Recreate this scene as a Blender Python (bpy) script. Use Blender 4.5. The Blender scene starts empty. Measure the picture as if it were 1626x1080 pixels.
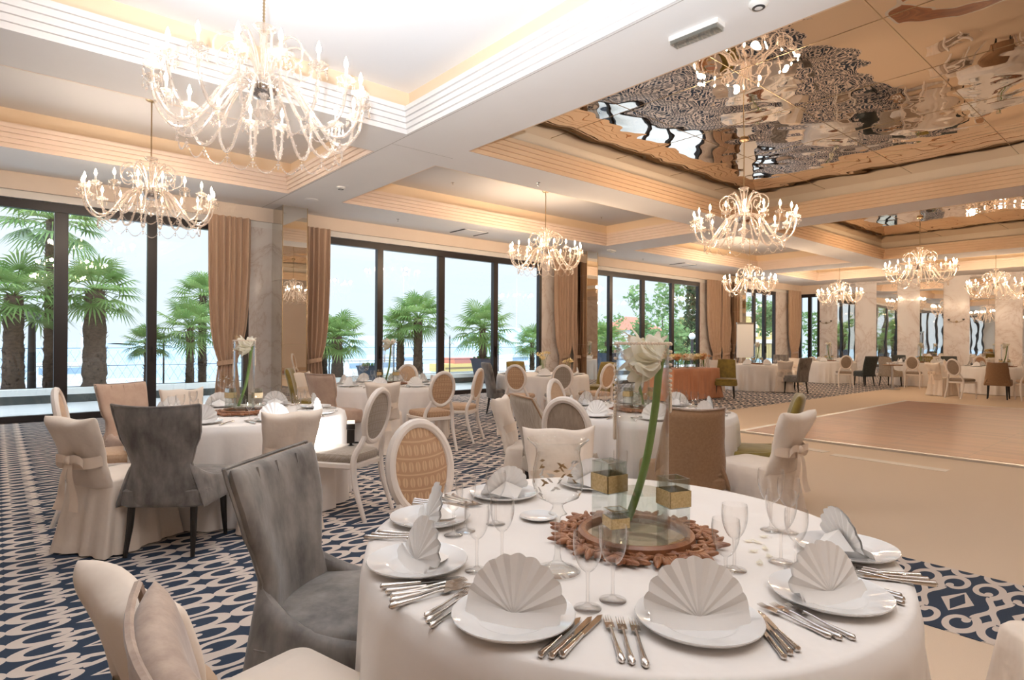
import bpy, bmesh, math, random
from mathutils import Vector, Matrix
from math import sin, cos, pi, sqrt, atan2, radians as RAD
random.seed(7)
SC = bpy.context.scene
COL = SC.collection

# ------------------------------------------------------------------ camera
F, CX, CY, CAMH = 953.0, 813.0, 540.0, 1.38
RIGHT = Vector((0.758407, -0.651756, 0.005757))
UP = Vector((-0.006018, 0.001830, 0.999980))
FWD = Vector((0.651753, 0.758427, 0.002534))
CAMP = Vector((0, 0, CAMH))
cd = bpy.data.cameras.new('camera'); cam = bpy.data.objects.new('camera', cd); COL.objects.link(cam)
cd.sensor_fit = 'HORIZONTAL'; cd.sensor_width = 36; cd.lens = F / 1626 * 36
cd.clip_start = 0.05; cd.clip_end = 2000
m = Matrix.Identity(4)
for i in range(3):
    m[i][0] = RIGHT[i]; m[i][1] = UP[i]; m[i][2] = -FWD[i]; m[i][3] = CAMP[i]
cam.matrix_world = m
SC.camera = cam

def ray(x, y):
    return RIGHT * ((x - CX) / F) + UP * (-(y - CY) / F) + FWD
def at(x, y, z=0.0):
    r = ray(x, y); return CAMP + r * ((z - CAMH) / r.z)
def atY(x, y, Y):
    r = ray(x, y); return CAMP + r * (Y / r.y)
def atX(x, y, X):
    r = ray(x, y); return CAMP + r * (X / r.x)
def cl(depth, lat, z=0.0):
    p = FWD * depth + RIGHT * lat; return Vector((p.x, p.y, z))
def ang(v): return atan2(v[1], v[0])

# ------------------------------------------------------------------ materials
def lin(c):
    return c / 12.92 if c <= 0.04045 else ((c + 0.055) / 1.055) ** 2.4
def rgb(h, a=1.0):
    if isinstance(h, str):
        h = h.lstrip('#'); return tuple(lin(int(h[i:i + 2], 16) / 255) for i in (0, 2, 4)) + (a,)
    return tuple(h) + (a,)
class NT:
    def __init__(s, name):
        s.m = bpy.data.materials.new(name); s.m.use_nodes = True
        s.t = s.m.node_tree; s.t.nodes.clear(); s.out = s.t.nodes.new('ShaderNodeOutputMaterial')
    def n(s, typ, ins=None, **kw):
        nd = s.t.nodes.new(typ)
        for k, v in kw.items(): setattr(nd, k, v)
        for k, v in (ins or {}).items(): s.set(nd.inputs[k], v)
        return nd
    def set(s, sock, v):
        if hasattr(v, 'is_output'): s.t.links.new(v, sock)
        elif hasattr(v, 'outputs'): s.t.links.new(v.outputs[0], sock)
        else: sock.default_value = v
    def ma(s, op, a, b=0.0, c=0.0):
        nd = s.n('ShaderNodeMath', operation=op)
        s.set(nd.inputs[0], a); s.set(nd.inputs[1], b); s.set(nd.inputs[2], c)
        return nd.outputs[0]
    def mix(s, f, a, b):
        nd = s.n('ShaderNodeMix', data_type='RGBA')
        s.set(nd.inputs[0], f); s.set(nd.inputs[6], a); s.set(nd.inputs[7], b); return nd.outputs[2]
    def pos(s, kind='Object'):
        return s.n('ShaderNodeTexCoord').outputs[kind]
    def noise(s, scale, vec=None, detail=3, rough=0.5, dist=0.0):
        nd = s.n('ShaderNodeTexNoise', {'Scale': scale, 'Detail': detail, 'Roughness': rough, 'Distortion': dist})
        s.set(nd.inputs['Vector'], vec if vec is not None else s.pos()); return nd.outputs[0]
    def ramp(s, f, stops):
        nd = s.n('ShaderNodeValToRGB'); e = nd.color_ramp.elements
        while len(e) < len(stops): e.new(0.5)
        for k, (p, c) in enumerate(stops): e[k].position = p; e[k].color = c
        s.set(nd.inputs[0], f); return nd.outputs[0]
    def bump(s, h, strength=0.3, dist=0.01):
        nd = s.n('ShaderNodeBump', {'Strength': strength, 'Distance': dist}); s.set(nd.inputs['Height'], h); return nd.outputs[0]
    def pbr(s, col, rough=0.5, metal=0.0, normal=None, **kw):
        nd = s.n('ShaderNodeBsdfPrincipled')
        s.set(nd.inputs['Base Color'], col); s.set(nd.inputs['Roughness'], rough); s.set(nd.inputs['Metallic'], metal)
        if normal is not None: s.set(nd.inputs['Normal'], normal)
        for k, v in kw.items(): s.set(nd.inputs[k.replace('_', ' ')], v)
        return s.done(nd)
    def done(s, sh):
        s.t.links.new(sh.outputs[0] if hasattr(sh, 'outputs') else sh, s.out.inputs['Surface']); return s.m

def plain(name, h, rough=0.5, metal=0.0, **kw):
    return NT(name).pbr(rgb(h), rough, metal, **kw)
def mottled(name, h1, h2, scale, rough=0.8, sheen=0.0, bump=0.0, stretch=(1, 1, 1), detail=4, coat=0.0):
    t = NT(name)
    mp = t.n('ShaderNodeMapping', {'Vector': t.pos(), 'Scale': stretch})
    nz = t.noise(scale, mp, detail, 0.6)
    c = t.ramp(nz, [(0.3, rgb(h1)), (0.7, rgb(h2))])
    nrm = t.bump(t.noise(scale * 6, mp, 2), bump, 0.004) if bump else None
    kw = {'Sheen_Weight': sheen, 'Sheen_Roughness': 0.4} if sheen else {}
    if coat: kw['Coat_Weight'] = coat
    return t.pbr(c, rough, 0.0, nrm, **kw)

M = {}
M['wall_cream'] = mottled('cream plaster', '#ecd9c6', '#efdecc', 1.5, 0.85)
M['ceiling'] = mottled('white ceiling plaster', '#f1ece8', '#f4f0ec', 0.8, 0.9)
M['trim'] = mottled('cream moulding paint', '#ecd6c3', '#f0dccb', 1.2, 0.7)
M['trim_near'] = mottled('moulding paint with flash light tint', '#ebe6e3', '#efebe8', 1.2, 0.7)  # lit copy of the moulding paint, cool flash light put into the colour
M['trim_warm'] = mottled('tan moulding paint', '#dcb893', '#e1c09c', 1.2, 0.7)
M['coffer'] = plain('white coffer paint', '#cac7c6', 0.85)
M['coffer_flashlit'] = plain('coffer paint with flash light tint', '#eceef2', 0.85)  # lit copy of the coffer paint, whiteness of the bounced flash painted in
M['cove_wall'] = plain('cove paint with glow tint', '#ead3b6', 0.85)  # warm glow of the cove strips put into the wall colour
def marble():
    t = NT('pale veined marble'); p = t.pos()
    n1 = t.noise(0.7, p, 6, 0.62, 1.6); v = t.ma('ABSOLUTE', t.ma('SUBTRACT', n1, 0.5))
    c = t.ramp(v, [(0.0, rgb('#d6c8be')), (0.02, rgb('#e8dfd9')), (0.10, rgb('#f1ebe6')), (0.4, rgb('#f6f1ed'))])
    n2 = t.noise(3.0, p, 5, 0.7, 0.8)
    c2 = t.mix(t.ma('MULTIPLY', n2, 0.25), c, rgb('#e8dfd8'))
    return t.pbr(c2, 0.12, 0.0)
M['marble'] = marble()
def mirror(name, tint, scale, strength, dist, rough=0.01):
    t = NT(name); p = t.pos()
    n = t.noise(scale, p, 2, 0.4)
    nrm = t.bump(n, strength, dist)
    g = t.n('ShaderNodeBsdfGlossy', {'Color': rgb(tint), 'Roughness': rough, 'Normal': nrm}); return t.done(g)
M['mirror_film'] = mirror('stretched mirror film', '#f4ede6', 0.8, 1.0, 0.045)
M['mirror_film_far'] = mirror('stretched mirror film calmer', '#f0e6dc', 1.0, 1.0, 0.02)
M['mirror_wall'] = mirror('wall mirror', '#ece8e2', 0.9, 1.0, 0.004)
M['mirror_pillar'] = mirror('pillar mirror', '#e6e2da', 0.5, 0.4, 0.002)
M['mirror_disc'] = mirror('tray mirror', '#f2f2f0', 1.0, 0.05, 0.001)

def carpet_mat():
    t = NT('navy carpet with cream scrollwork'); p = t.pos()
    s = t.n('ShaderNodeSeparateXYZ'); t.set(s.inputs[0], p); X, Y = s.outputs[0], s.outputs[1]
    A = t.ma
    W, H = 0.43, 0.15
    # mirrored half cell of the repeat
    u = A('PINGPONG', A('ADD', X, 20 * W - 0.47), W)
    v = A('PINGPONG', A('ADD', Y, 40 * H + 0.02), H)
    hyp = lambda a, b: A('SQRT', A('ADD', A('MULTIPLY', a, a), A('MULTIPLY', b, b)))
    k, cx, cy, a0 = 1.95, 0.287, 0.074, -0.58 * 2 * pi
    dx = A('DIVIDE', A('SUBTRACT', u, cx), k); dy = A('SUBTRACT', v, cy)
    r = hyp(dx, dy)
    t2 = A('FRACT', A('ADD', A('DIVIDE', A('ARCTAN2', dy, dx), 2 * pi), 1.58))
    R = A('ADD', 0.030, A('MULTIPLY', 0.038, A('SQRT', t2)))
    s1 = A('LESS_THAN', A('ABSOLUTE', A('SUBTRACT', r, R)), A('ADD', 0.0115, A('MULTIPLY', 0.0065, t2)))
    blob = A('LESS_THAN', hyp(A('SUBTRACT', dx, 0.031 * cos(a0)), A('SUBTRACT', dy, 0.031 * sin(a0))), 0.0185)
    ex, ey = cx + k * 0.067 * cos(a0), cy + 0.067 * sin(a0)
    q = A('MINIMUM', A('MAXIMUM', A('DIVIDE', A('SUBTRACT', ex, u), ex), 0.0), 1.0)
    sm = A('MULTIPLY', A('MULTIPLY', q, q), A('SUBTRACT', 3.0, A('MULTIPLY', q, 2.0)))
    rib = A('LESS_THAN', A('ABSOLUTE', A('SUBTRACT', v, A('ADD', ey, A('MULTIPLY', 0.150 - ey, sm)))), 0.0165)
    rib = A('MULTIPLY', rib, A('LESS_THAN', u, ex + 0.012))
    ring = A('LESS_THAN', A('ABSOLUTE', A('SUBTRACT', v, A('MULTIPLY', 0.34, A('SUBTRACT', 0.16, u)))), A('SUBTRACT', 0.019, A('MULTIPLY', u, 0.09)))
    cream = A('MAXIMUM', A('MAXIMUM', s1, blob), A('MAXIMUM', rib, ring))
    fib = t.noise(420, p, 2)
    big = t.noise(2.5, p, 3)
    navy = t.mix(fib, rgb('#182536'), rgb('#25354a'))
    navy = t.mix(t.ma('MULTIPLY', big, 0.5), navy, rgb('#213145'))
    crm = t.mix(fib, rgb('#cdbcb0'), rgb('#ded0c4'))
    c = t.mix(cream, navy, crm)
    return t.pbr(c, 0.95, 0.0, t.bump(fib, 0.25, 0.004))
M['carpet'] = carpet_mat()
def beige_floor():
    t = NT('plain beige carpet'); p = t.pos()
    n1 = t.noise(260, p, 2); n2 = t.noise(0.6, p, 3)
    c = t.mix(n1, rgb('#d6bda2'), rgb('#e2cbb2')); c = t.mix(t.ma('MULTIPLY', n2, 0.5), c, rgb('#dcc4aa'))
    return t.pbr(c, 0.8, 0.0, t.bump(n1, 0.15, 0.003))
M['beige'] = beige_floor()
def parquet():
    t = NT('polished parquet dance floor'); p = t.pos()
    s = t.n('ShaderNodeSeparateXYZ'); t.set(s.inputs[0], p)
    X, Y = s.outputs[0], s.outputs[1]
    A = t.ma
    cx = A('FLOOR', A('DIVIDE', X, 0.9)); cy = A('FLOOR', A('DIVIDE', Y, 0.9))
    wn = t.n('ShaderNodeTexWhiteNoise', noise_dimensions='2D')
    cb = t.n('ShaderNodeCombineXYZ'); t.set(cb.inputs[0], A('FLOOR', A('DIVIDE', X, 0.075))); t.set(cb.inputs[1], cy)
    t.set(wn.inputs['Vector'], cb)
    mp = t.n('ShaderNodeMapping', {'Vector': p, 'Scale': (30, 1.5, 1)})
    g = t.noise(2.0, mp, 5, 0.6)
    c = t.mix(wn.outputs[0], rgb('#874c29'), rgb('#a66538'))
    c = t.mix(t.ma('MULTIPLY', g, 0.55), c, rgb('#5c3a28'))
    sx = A('LESS_THAN', A('PINGPONG', X, 0.45), 0.004); sy = A('LESS_THAN', A('PINGPONG', Y, 0.45), 0.004)
    c = t.mix(A('MULTIPLY', A('MAXIMUM', sx, sy), 0.6), c, rgb('#4b3326'))
    return t.pbr(c, 0.33, 0.0, t.bump(g, 0.04, 0.002), Specular_IOR_Level=0.35)
M['parquet'] = parquet()
M['steel'] = plain('brushed steel', '#c9c7c5', 0.28, 1.0)
M['silver'] = plain('polished silver', '#d6d0ca', 0.13, 1.0)
M['chrome'] = plain('chrome', '#dcdcdc', 0.05, 1.0)
M['brass'] = plain('aged brass', '#b39b78', 0.3, 1.0)
M['frame_dark'] = plain('dark bronze window frame', '#231d1e', 0.35)
M['black'] = plain('black lacquer', '#17120f', 0.3)
M['white_paint'] = plain('white painted wood', '#efe4da', 0.35)
M['white_plastic'] = plain('white plastic', '#eeeae4', 0.4)
M['grey_dark'] = plain('dark grille', '#3b3a3a', 0.6)
def cloth(name, h1, h2, scale=3, bump=0.25, trans=0.0):
    t = NT(name); p = t.pos()
    c = t.ramp(t.noise(scale, p, 3), [(0.3, rgb(h1)), (0.7, rgb(h2))])
    n = t.noise(7, p, 3, 0.55)
    return t.pbr(c, 0.75, 0.0, t.bump(n, bump, 0.02), Sheen_Weight=0.15)
M['linen'] = cloth('white table linen', '#efe8e2', '#f4eee9')
M['napkin'] = cloth('starched white napkin', '#f6f2ee', '#faf7f4', 5, 0.08)
M['slip'] = cloth('cream cotton slipcover', '#e8d8c8', '#efe1d2', 4, 0.5)
M['sash'] = cloth('champagne satin sash', '#e6cfb9', '#efdcc8', 5, 0.3)
M['peach'] = cloth('peach satin skirt', '#c98660', '#d99a73', 3, 0.4)
M['curtain'] = mottled('dusty rose velvet curtain', '#bb9d84', '#d1b49b', 9, 0.8, 0.35, 0.0, (6, 6, 0.3))
M['velvet_grey'] = mottled('crushed grey velvet', '#554f4a', '#8b837c', 11, 0.7, 0.35, 0.1, (1, 1, 0.5))
M['velvet_taupe'] = mottled('brushed taupe velvet', '#937a6a', '#bba593', 16, 0.75, 0.5, 0.1, (1.4, 1, 0.6))
M['velvet_beige'] = mottled('beige tufted velvet', '#b59783', '#c9ad99', 8, 0.8, 0.4, 0.1)
M['stripe_taupe'] = mottled('striped taupe cloth', '#a39483', '#c0b3a3', 25, 0.85, 0.2, 0.0, (2, 4, 0.15))
M['mustard'] = mottled('mustard green velvet', '#6d5a1c', '#8c762a', 10, 0.7, 0.5, 0.1)
M['brown_weave'] = mottled('brown woven upholstery', '#8d6b4d', '#9c7a5a', 60, 0.85, 0.2, 0.1)
M['charcoal'] = mottled('charcoal upholstery', '#2f3332', '#414645', 30, 0.8, 0.2)
def medallion(name, base, hi):
    t = NT(name); p = t.pos(); s = t.n('ShaderNodeSeparateXYZ'); t.set(s.inputs[0], p)
    X, Y, Z = s.outputs; A = t.ma
    P = 0.036
    u = A('SUBTRACT', A('PINGPONG', A('ADD', Y, 1.0), P / 2), 0.0)
    v = A('PINGPONG', A('ADD', Z, A('ADD', X, 1.0)), P * 1.55 / 2)
    du = A('DIVIDE', u, P * 0.36); dv = A('DIVIDE', v, P * 0.52)
    d = A('SQRT', A('ADD', A('MULTIPLY', du, du), A('MULTIPLY', dv, dv)))
    el = A('LESS_THAN', d, 1.0); core = A('LESS_THAN', A('ABSOLUTE', u), 0.002)
    line = A('GREATER_THAN', v, P * 0.70)
    f = A('MAXIMUM', A('SUBTRACT', el, core), line)
    n = t.noise(60, p, 2)
    c = t.mix(A('MULTIPLY', f, 0.8), rgb(base), rgb(hi)); c = t.mix(A('MULTIPLY', n, 0.2), c, rgb(hi))
    return t.pbr(c, 0.6, 0.0, t.bump(f, 0.3, 0.003), Sheen_Weight=0.3)
M['gold_medallion'] = medallion('gold medallion brocade', '#ac8360', '#cfab86')
M['grey_medallion'] = medallion('grey fine brocade', '#8f8171', '#a4978a')
M['tan_cloth'] = mottled('tan linen upholstery', '#bf9c7c', '#cdae90', 60, 0.8, 0.2)
M['taupe_cloth'] = mottled('taupe linen upholstery', '#8c7a69', '#a3907d', 60, 0.8, 0.2, 0, (1, 1, 0.3))
M['porcelain'] = plain('white porcelain', '#efeeed', 0.08, 0.0, Coat_Weight=0.5)
M['wood_carved'] = mottled('carved walnut', '#6e3f25', '#94603b', 14, 0.42, 0, 0.3)
M['gold_mesh'] = mottled('gold mesh ribbon', '#b99a63', '#d8c08c', 120, 0.35)
M['pearl'] = plain('pearl beads', '#f1dfcb', 0.18, 0.0, Coat_Weight=0.6)
M['stem_green'] = mottled('flower stem green', '#5d8038', '#7d9c4e', 12, 0.5)
def petal():
    t = NT('amaryllis petal'); p = t.pos('Generated')
    n = t.noise(4, p, 3)
    c = t.ramp(n, [(0.3, rgb('#efe9d2')), (0.6, rgb('#fbf6ec')), (0.8, rgb('#dfe2b4'))])
    b = t.n('ShaderNodeBsdfPrincipled', {'Base Color': c, 'Roughness': 0.5})
    tr = t.n('ShaderNodeBsdfTranslucent', {'Color': c})
    mx = t.n('ShaderNodeMixShader', {0: 0.35}); t.set(mx.inputs[1], b); t.set(mx.inputs[2], tr); return t.done(mx)
M['petal'] = petal()
M['petal_yellow'] = plain('pale yellow petals', '#f0dca8', 0.6)
M['petal_peach'] = plain('peach petals', '#e2b184', 0.6)
def thin_glass(name, tint, edge=0.9, base=0.02, power=3.0, rough=0.0, dark=0.5):
    t = NT(name)
    lw = t.n('ShaderNodeLayerWeight', {'Blend': 0.5})
    p3 = t.ma('POWER', lw.outputs['Facing'], power)
    f = t.ma('MINIMUM', t.ma('ADD', base, t.ma('MULTIPLY', p3, edge)), 1.0)
    tc_ = t.mix(t.ma('MULTIPLY', p3, dark), rgb(tint), (.35, .35, .35, 1))
    tr = t.n('ShaderNodeBsdfTransparent', {'Color': tc_})
    gl = t.n('ShaderNodeBsdfGlossy', {'Color': (0.98, 0.98, 0.98, 1), 'Roughness': rough})
    mx = t.n('ShaderNodeMixShader'); t.set(mx.inputs[0], f); t.set(mx.inputs[1], tr); t.set(mx.inputs[2], gl); return t.done(mx)
M['glass'] = thin_glass('thin drinking glass', '#fdfcfb', 0.75, 0.035, 2.6, 0.02, 0.6)
M['vase_glass'] = thin_glass('clear vase glass', '#fcfcfb', 0.7, 0.03, 3.0, 0.01, 0.5)
M['block_glass'] = thin_glass('thick block glass', '#f0f3f1', 0.8, 0.09, 2.5, 0.02, 0.4)
M['water'] = thin_glass('water in vase', '#f2f7f4', 0.5, 0.05, 3.0, 0.0, 0.3)
M['pane'] = thin_glass('window pane', '#fdfefe', 0.35, 0.045, 4.0, 0.0, 0.05)
def crystal():
    t = NT('cut crystal')
    tr = t.n('ShaderNodeBsdfTransparent', {'Color': rgb('#fffaf5')})
    gl = t.n('ShaderNodeBsdfGlossy', {'Color': rgb('#fff8f0'), 'Roughness': 0.15})
    di = t.n('ShaderNodeBsdfTranslucent', {'Color': rgb('#efe6de')})
    di2 = t.n('ShaderNodeBsdfDiffuse', {'Color': rgb('#efe6de')})
    a = t.n('ShaderNodeMixShader', {0: 0.5}); t.set(a.inputs[1], di); t.set(a.inputs[2], di2)
    b = t.n('ShaderNodeMixShader', {0: 0.55}); t.set(b.inputs[1], a); t.set(b.inputs[2], gl)
    lw = t.n('ShaderNodeLayerWeight', {'Blend': 0.5})
    f = t.ma('ADD', 0.36, t.ma('MULTIPLY', lw.outputs['Facing'], 0.4))
    c = t.n('ShaderNodeMixShader'); t.set(c.inputs[0], f); t.set(c.inputs[1], tr); t.set(c.inputs[2], b); return t.done(c)
M['crystal'] = crystal()
def emit(name, col, s, sample=True):
    t = NT(name); e = t.n('ShaderNodeEmission', {'Color': rgb(col), 'Strength': s}); mm = t.done(e)
    if not sample: mm.cycles.emission_sampling = 'NONE'
    return mm
M['bulb'] = emit('lit candle bulb', '#ffe2bc', 40.0, False)
M['cove'] = emit('warm cove strip light', '#ffcf96', 1.3)
M['flash_head'] = emit('white lit flash head', '#fff2dc', 2.0, False)
# outdoors
M['trunk'] = mottled('fibrous palm trunk', '#3f342c', '#6b5a4c', 14, 0.95, 0, 0.6, (1, 1, 2))
def leafmat(name, a, b, tr=0.35):
    t = NT(name); n = t.noise(1.8, t.pos(), 3)
    c = t.ramp(n, [(0.3, rgb(a)), (0.7, rgb(b))])
    d = t.n('ShaderNodeBsdfDiffuse', {'Color': c}); s = t.n('ShaderNodeBsdfTranslucent', {'Color': c})
    mx = t.n('ShaderNodeMixShader', {0: tr}); t.set(mx.inputs[1], d); t.set(mx.inputs[2], s); return t.done(mx)
M['frond'] = leafmat('palm frond green', '#648b4c', '#a2bd79')
M['leaf'] = leafmat('broad tree leaves', '#5d8352', '#97b47c')
M['cypress'] = leafmat('cypress green', '#2f4d33', '#47664a', 0.15)
M['terrace'] = mottled('pale terrace stone', '#e6eaec', '#f0f3f4', 1.5, 0.25)
M['planter'] = mottled('dark slate planter wall', '#3d4443', '#545c5a', 3, 0.8)
M['coping'] = plain('white stone coping', '#e8eceb', 0.6)
M['quay'] = mottled('pale quay paving', '#b4b9bb', '#c4c9ca', 0.3, 0.8)
M['sea'] = mottled('hazy sea', '#8fa9bf', '#9cb4c7', 0.05, 0.7)
M['soil'] = plain('planter soil', '#3f3a33', 0.9)
M['iron'] = plain('dark wrought iron', '#2b2e33', 0.5)
M['globe'] = plain('white lamp globe', '#eef1f1', 0.3)
M['pot_blue'] = plain('dark blue planter pot', '#2a3a4d', 0.4)
M['house_wall'] = plain('pale house render', '#efe6da', 0.8)
M['roof_red'] = mottled('red clay roof', '#c0705a', '#cf8570', 6, 0.8)
M['yellow_wall'] = plain('yellow house render', '#e9cf8a', 0.8)
M['boat'] = plain('white boat hull', '#f3f5f5', 0.3)
M['boat_yellow'] = plain('yellow awning', '#e9cf83', 0.6)
M['red'] = plain('red canopy', '#c98478', 0.6)
M['blue'] = plain('blue hull stripe', '#9fb6cc', 0.5)
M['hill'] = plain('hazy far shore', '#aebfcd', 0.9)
M['paper'] = plain('white flip chart paper', '#f2f4f6', 0.6)

# ------------------------------------------------------------------ mesh building
class MB:
    def __init__(s): s.v = []; s.f = []
    def add(s, vs, fs):
        o = len(s.v); s.v += [tuple(p) for p in vs]; s.f += [tuple(i + o for i in f) for f in fs]; return s
    def box(s, c, d, rz=0.0, mat=None):
        x, y, z = d[0] / 2, d[1] / 2, d[2] / 2
        vs = [Vector((a, b, e)) for a in (-x, x) for b in (-y, y) for e in (-z, z)]
        R = mat if mat is not None else Matrix.Rotation(rz, 3, 'Z')
        vs = [R @ p + Vector(c) for p in vs]
        return s.add(vs, [(0, 1, 3, 2), (4, 6, 7, 5), (0, 4, 5, 1), (2, 3, 7, 6), (0, 2, 6, 4), (1, 5, 7, 3)])
    def span(s, a, b):
        return s.box([(a[i] + b[i]) / 2 for i in range(3)], [abs(b[i] - a[i]) for i in range(3)])
    def tube(s, pts, r, n=8, cap=True, closed=False):
        pts = [Vector(p) for p in pts]; k = len(pts)
        rs = r if isinstance(r, (list, tuple)) else [r] * k
        t = [(pts[(i + 1) % k] - pts[i - 1]) if closed else (pts[min(i + 1, k - 1)] - pts[max(i - 1, 0)]) for i in range(k)]
        t = [q.normalized() if q.length > 1e-9 else Vector((0, 0, 1)) for q in t]
        a = t[0].orthogonal().normalized(); vs = []; fs = []
        for i in range(k):
            a = (a - t[i] * a.dot(t[i]));
            a = a.normalized() if a.length > 1e-6 else t[i].orthogonal().normalized()
            b = t[i].cross(a)
            for j in range(n):
                w = 2 * pi * j / n; vs.append(pts[i] + (a * cos(w) + b * sin(w)) * rs[i])
        for i in range(k if closed else k - 1):
            for j in range(n):
                i2 = (i + 1) % k
                fs.append((i * n + j, i * n + (j + 1) % n, i2 * n + (j + 1) % n, i2 * n + j))
        if cap and not closed:
            fs.append(tuple(range(n))[::-1]); fs.append(tuple((k - 1) * n + j for j in range(n)))
        return s.add(vs, fs)
    def lathe(s, prof, n=16, c=(0, 0, 0), closed=False):
        vs = []; fs = []; k = len(prof)
        for (r, z) in prof:
            for j in range(n):
                w = 2 * pi * j / n; vs.append((c[0] + r * cos(w), c[1] + r * sin(w), c[2] + z))
        for i in range(k if closed else k - 1):
            i2 = (i + 1) % k
            for j in range(n):
                fs.append((i * n + j, i * n + (j + 1) % n, i2 * n + (j + 1) % n, i2 * n + j))
        return s.add(vs, fs)
    def ball(s, c, r, n=8, m_=6, sc=(1, 1, 1)):
        prof = [(r * sin(pi * i / m_) * 1.0, -r * cos(pi * i / m_)) for i in range(m_ + 1)]
        prof[0] = (1e-5, -r); prof[-1] = (1e-5, r)
        o = len(s.v); s.lathe(prof, n)
        for i in range(o, len(s.v)):
            p = s.v[i]; s.v[i] = (c[0] + p[0] * sc[0], c[1] + p[1] * sc[1], c[2] + p[2] * sc[2])
        return s
    def octa(s, c, r, h=None):
        h = h or r; x, y, z = c
        return s.add([(x + r, y, z), (x, y + r, z), (x - r, y, z), (x, y - r, z), (x, y, z + h), (x, y, z - h)],
                     [(0, 1, 4), (1, 2, 4), (2, 3, 4), (3, 0, 4), (1, 0, 5), (2, 1, 5), (3, 2, 5), (0, 3, 5)])
    def grid(s, fn, nu, nv, wrap=False):
        vs = [fn(i / (nu if wrap else nu - 1), j / (nv - 1)) for j in range(nv) for i in range(nu)]
        fs = []
        for j in range(nv - 1):
            for i in range(nu if wrap else nu - 1):
                i2 = (i + 1) % nu; fs.append((j * nu + i, j * nu + i2, (j + 1) * nu + i2, (j + 1) * nu + i))
        return s.add(vs, fs)
    def prism(s, poly, z0, z1):
        n = len(poly)
        vs = [(p[0], p[1], z0) for p in poly] + [(p[0], p[1], z1) for p in poly]
        fs = [tuple(range(n))[::-1], tuple(range(n, 2 * n))] + [(i, (i + 1) % n, n + (i + 1) % n, n + i) for i in range(n)]
        return s.add(vs, fs)
    def pillow(s, fn, th, nu=13, nv=13, pu=6, pv=6):
        # closed padded slab about the surface fn(u in -1..1, v in 0..1)
        def P(u, v): return Vector(fn(u, v))
        us = [sin(pi / 2 * (2 * i / (nu - 1) - 1)) for i in range(nu)]
        vv = [0.5 + 0.5 * sin(pi / 2 * (2 * j / (nv - 1) - 1)) for j in range(nv)]
        fr = []; bk = []
        for v in vv:
            for u in us:
                p = P(u, v); e = 1e-3
                n = (P(min(1, u + e), v) - P(max(-1, u - e), v)).cross(P(u, min(1, v + e)) - P(u, max(0, v - e)))
                n = n.normalized() if n.length > 1e-12 else Vector((1, 0, 0))
                w = sqrt(max(0, 1 - abs(u) ** pu)) * sqrt(max(0, 1 - abs(2 * v - 1) ** pv))
                tt = th(u, v) if callable(th) else th
                fr.append(p + n * tt * w / 2); bk.append(p - n * tt * w / 2)
        N = nu * nv; fs = []
        for j in range(nv - 1):
            for i in range(nu - 1):
                a = j * nu + i
                fs.append((a, a + 1, a + nu + 1, a + nu)); fs.append((N + a, N + a + nu, N + a + nu + 1, N + a + 1))
        return s.add(fr + bk, fs)
    def xf(s, mat, start=0):
        for i in range(start, len(s.v)): s.v[i] = tuple(mat @ Vector(s.v[i]))
        return s
    def mesh(s, name, smooth=True, sharp=40, weld=True):
        me = bpy.data.meshes.new(name)
        me.from_pydata([tuple(p) for p in s.v], [], s.f)
        if weld:
            b = bmesh.new(); b.from_mesh(me)
            bmesh.ops.remove_doubles(b, verts=b.verts, dist=1e-5)
            bmesh.ops.recalc_face_normals(b, faces=b.faces); b.to_mesh(me); b.free()
        if smooth:
            me.shade_smooth()
            if sharp: me.set_sharp_from_angle(angle=RAD(sharp))
        me.update(); return me
    def build(s, name, mat, parent=None, smooth=True, sharp=40, loc=None, rz=None, weld=True):
        me = s.mesh(name, smooth, sharp, weld)
        me.materials.append(M[mat] if isinstance(mat, str) else mat)
        o = bpy.data.objects.new(name, me); COL.objects.link(o)
        if parent: o.parent = parent
        if loc is not None: o.location = loc
        if rz is not None: o.rotation_euler.z = rz
        return o

def tag(o, label, cat, group=None, kind=None):
    o['label'] = label; o['category'] = cat
    if group: o['group'] = group
    if kind: o['kind'] = kind
    return o
def root(name, loc=(0, 0, 0), rz=0.0, label=None, cat=None, group=None):
    o = bpy.data.objects.new(name, None); o.empty_display_size = 0.1; COL.objects.link(o)
    o.location = loc; o.rotation_euler = (0, 0, rz)
    if label: tag(o, label, cat, group)
    return o
def struct(o):
    o['kind'] = 'structure'; return o
def kids(o): return [c for c in bpy.data.objects if c.parent == o]
_KID = {}
def copy_tree(src, loc, rz=0.0, label=None, group=None, scale=None):
    ch = _KID.setdefault(src.name, [(c, kids(c)) for c in kids(src)])
    r = src.copy(); COL.objects.link(r); r.location = loc; r.rotation_euler = (0, 0, rz)
    if scale: r.scale = (scale,) * 3
    if label: r['label'] = label
    if group: r['group'] = group
    for c, gs in ch:
        d = c.copy(); COL.objects.link(d); d.parent = r
        for g in gs:
            e = g.copy(); COL.objects.link(e); e.parent = d
    return r
class Proto:
    """first placing moves the source itself, later ones copy it with its parts"""
    def __init__(s, o): s.o = o; s.used = False
    def put(s, loc, rz=0.0, label=None, group=None, scale=None):
        if not s.used:
            s.used = True
            _KID[s.o.name] = [(c, kids(c)) for c in kids(s.o)]
            s.o.location = loc; s.o.rotation_euler = (0, 0, rz)
            if scale: s.o.scale = (scale,) * 3
            if label: s.o['label'] = label
            if group: s.o['group'] = group
            return s.o
        return copy_tree(s.o, loc, rz, label, group, scale)
LAMP = 26.5
LAMPCOL = (1.0, 0.73, 0.49)
EXPO = 0.12
BOUNCE = 2150.0
SKY = 5.6
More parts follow.
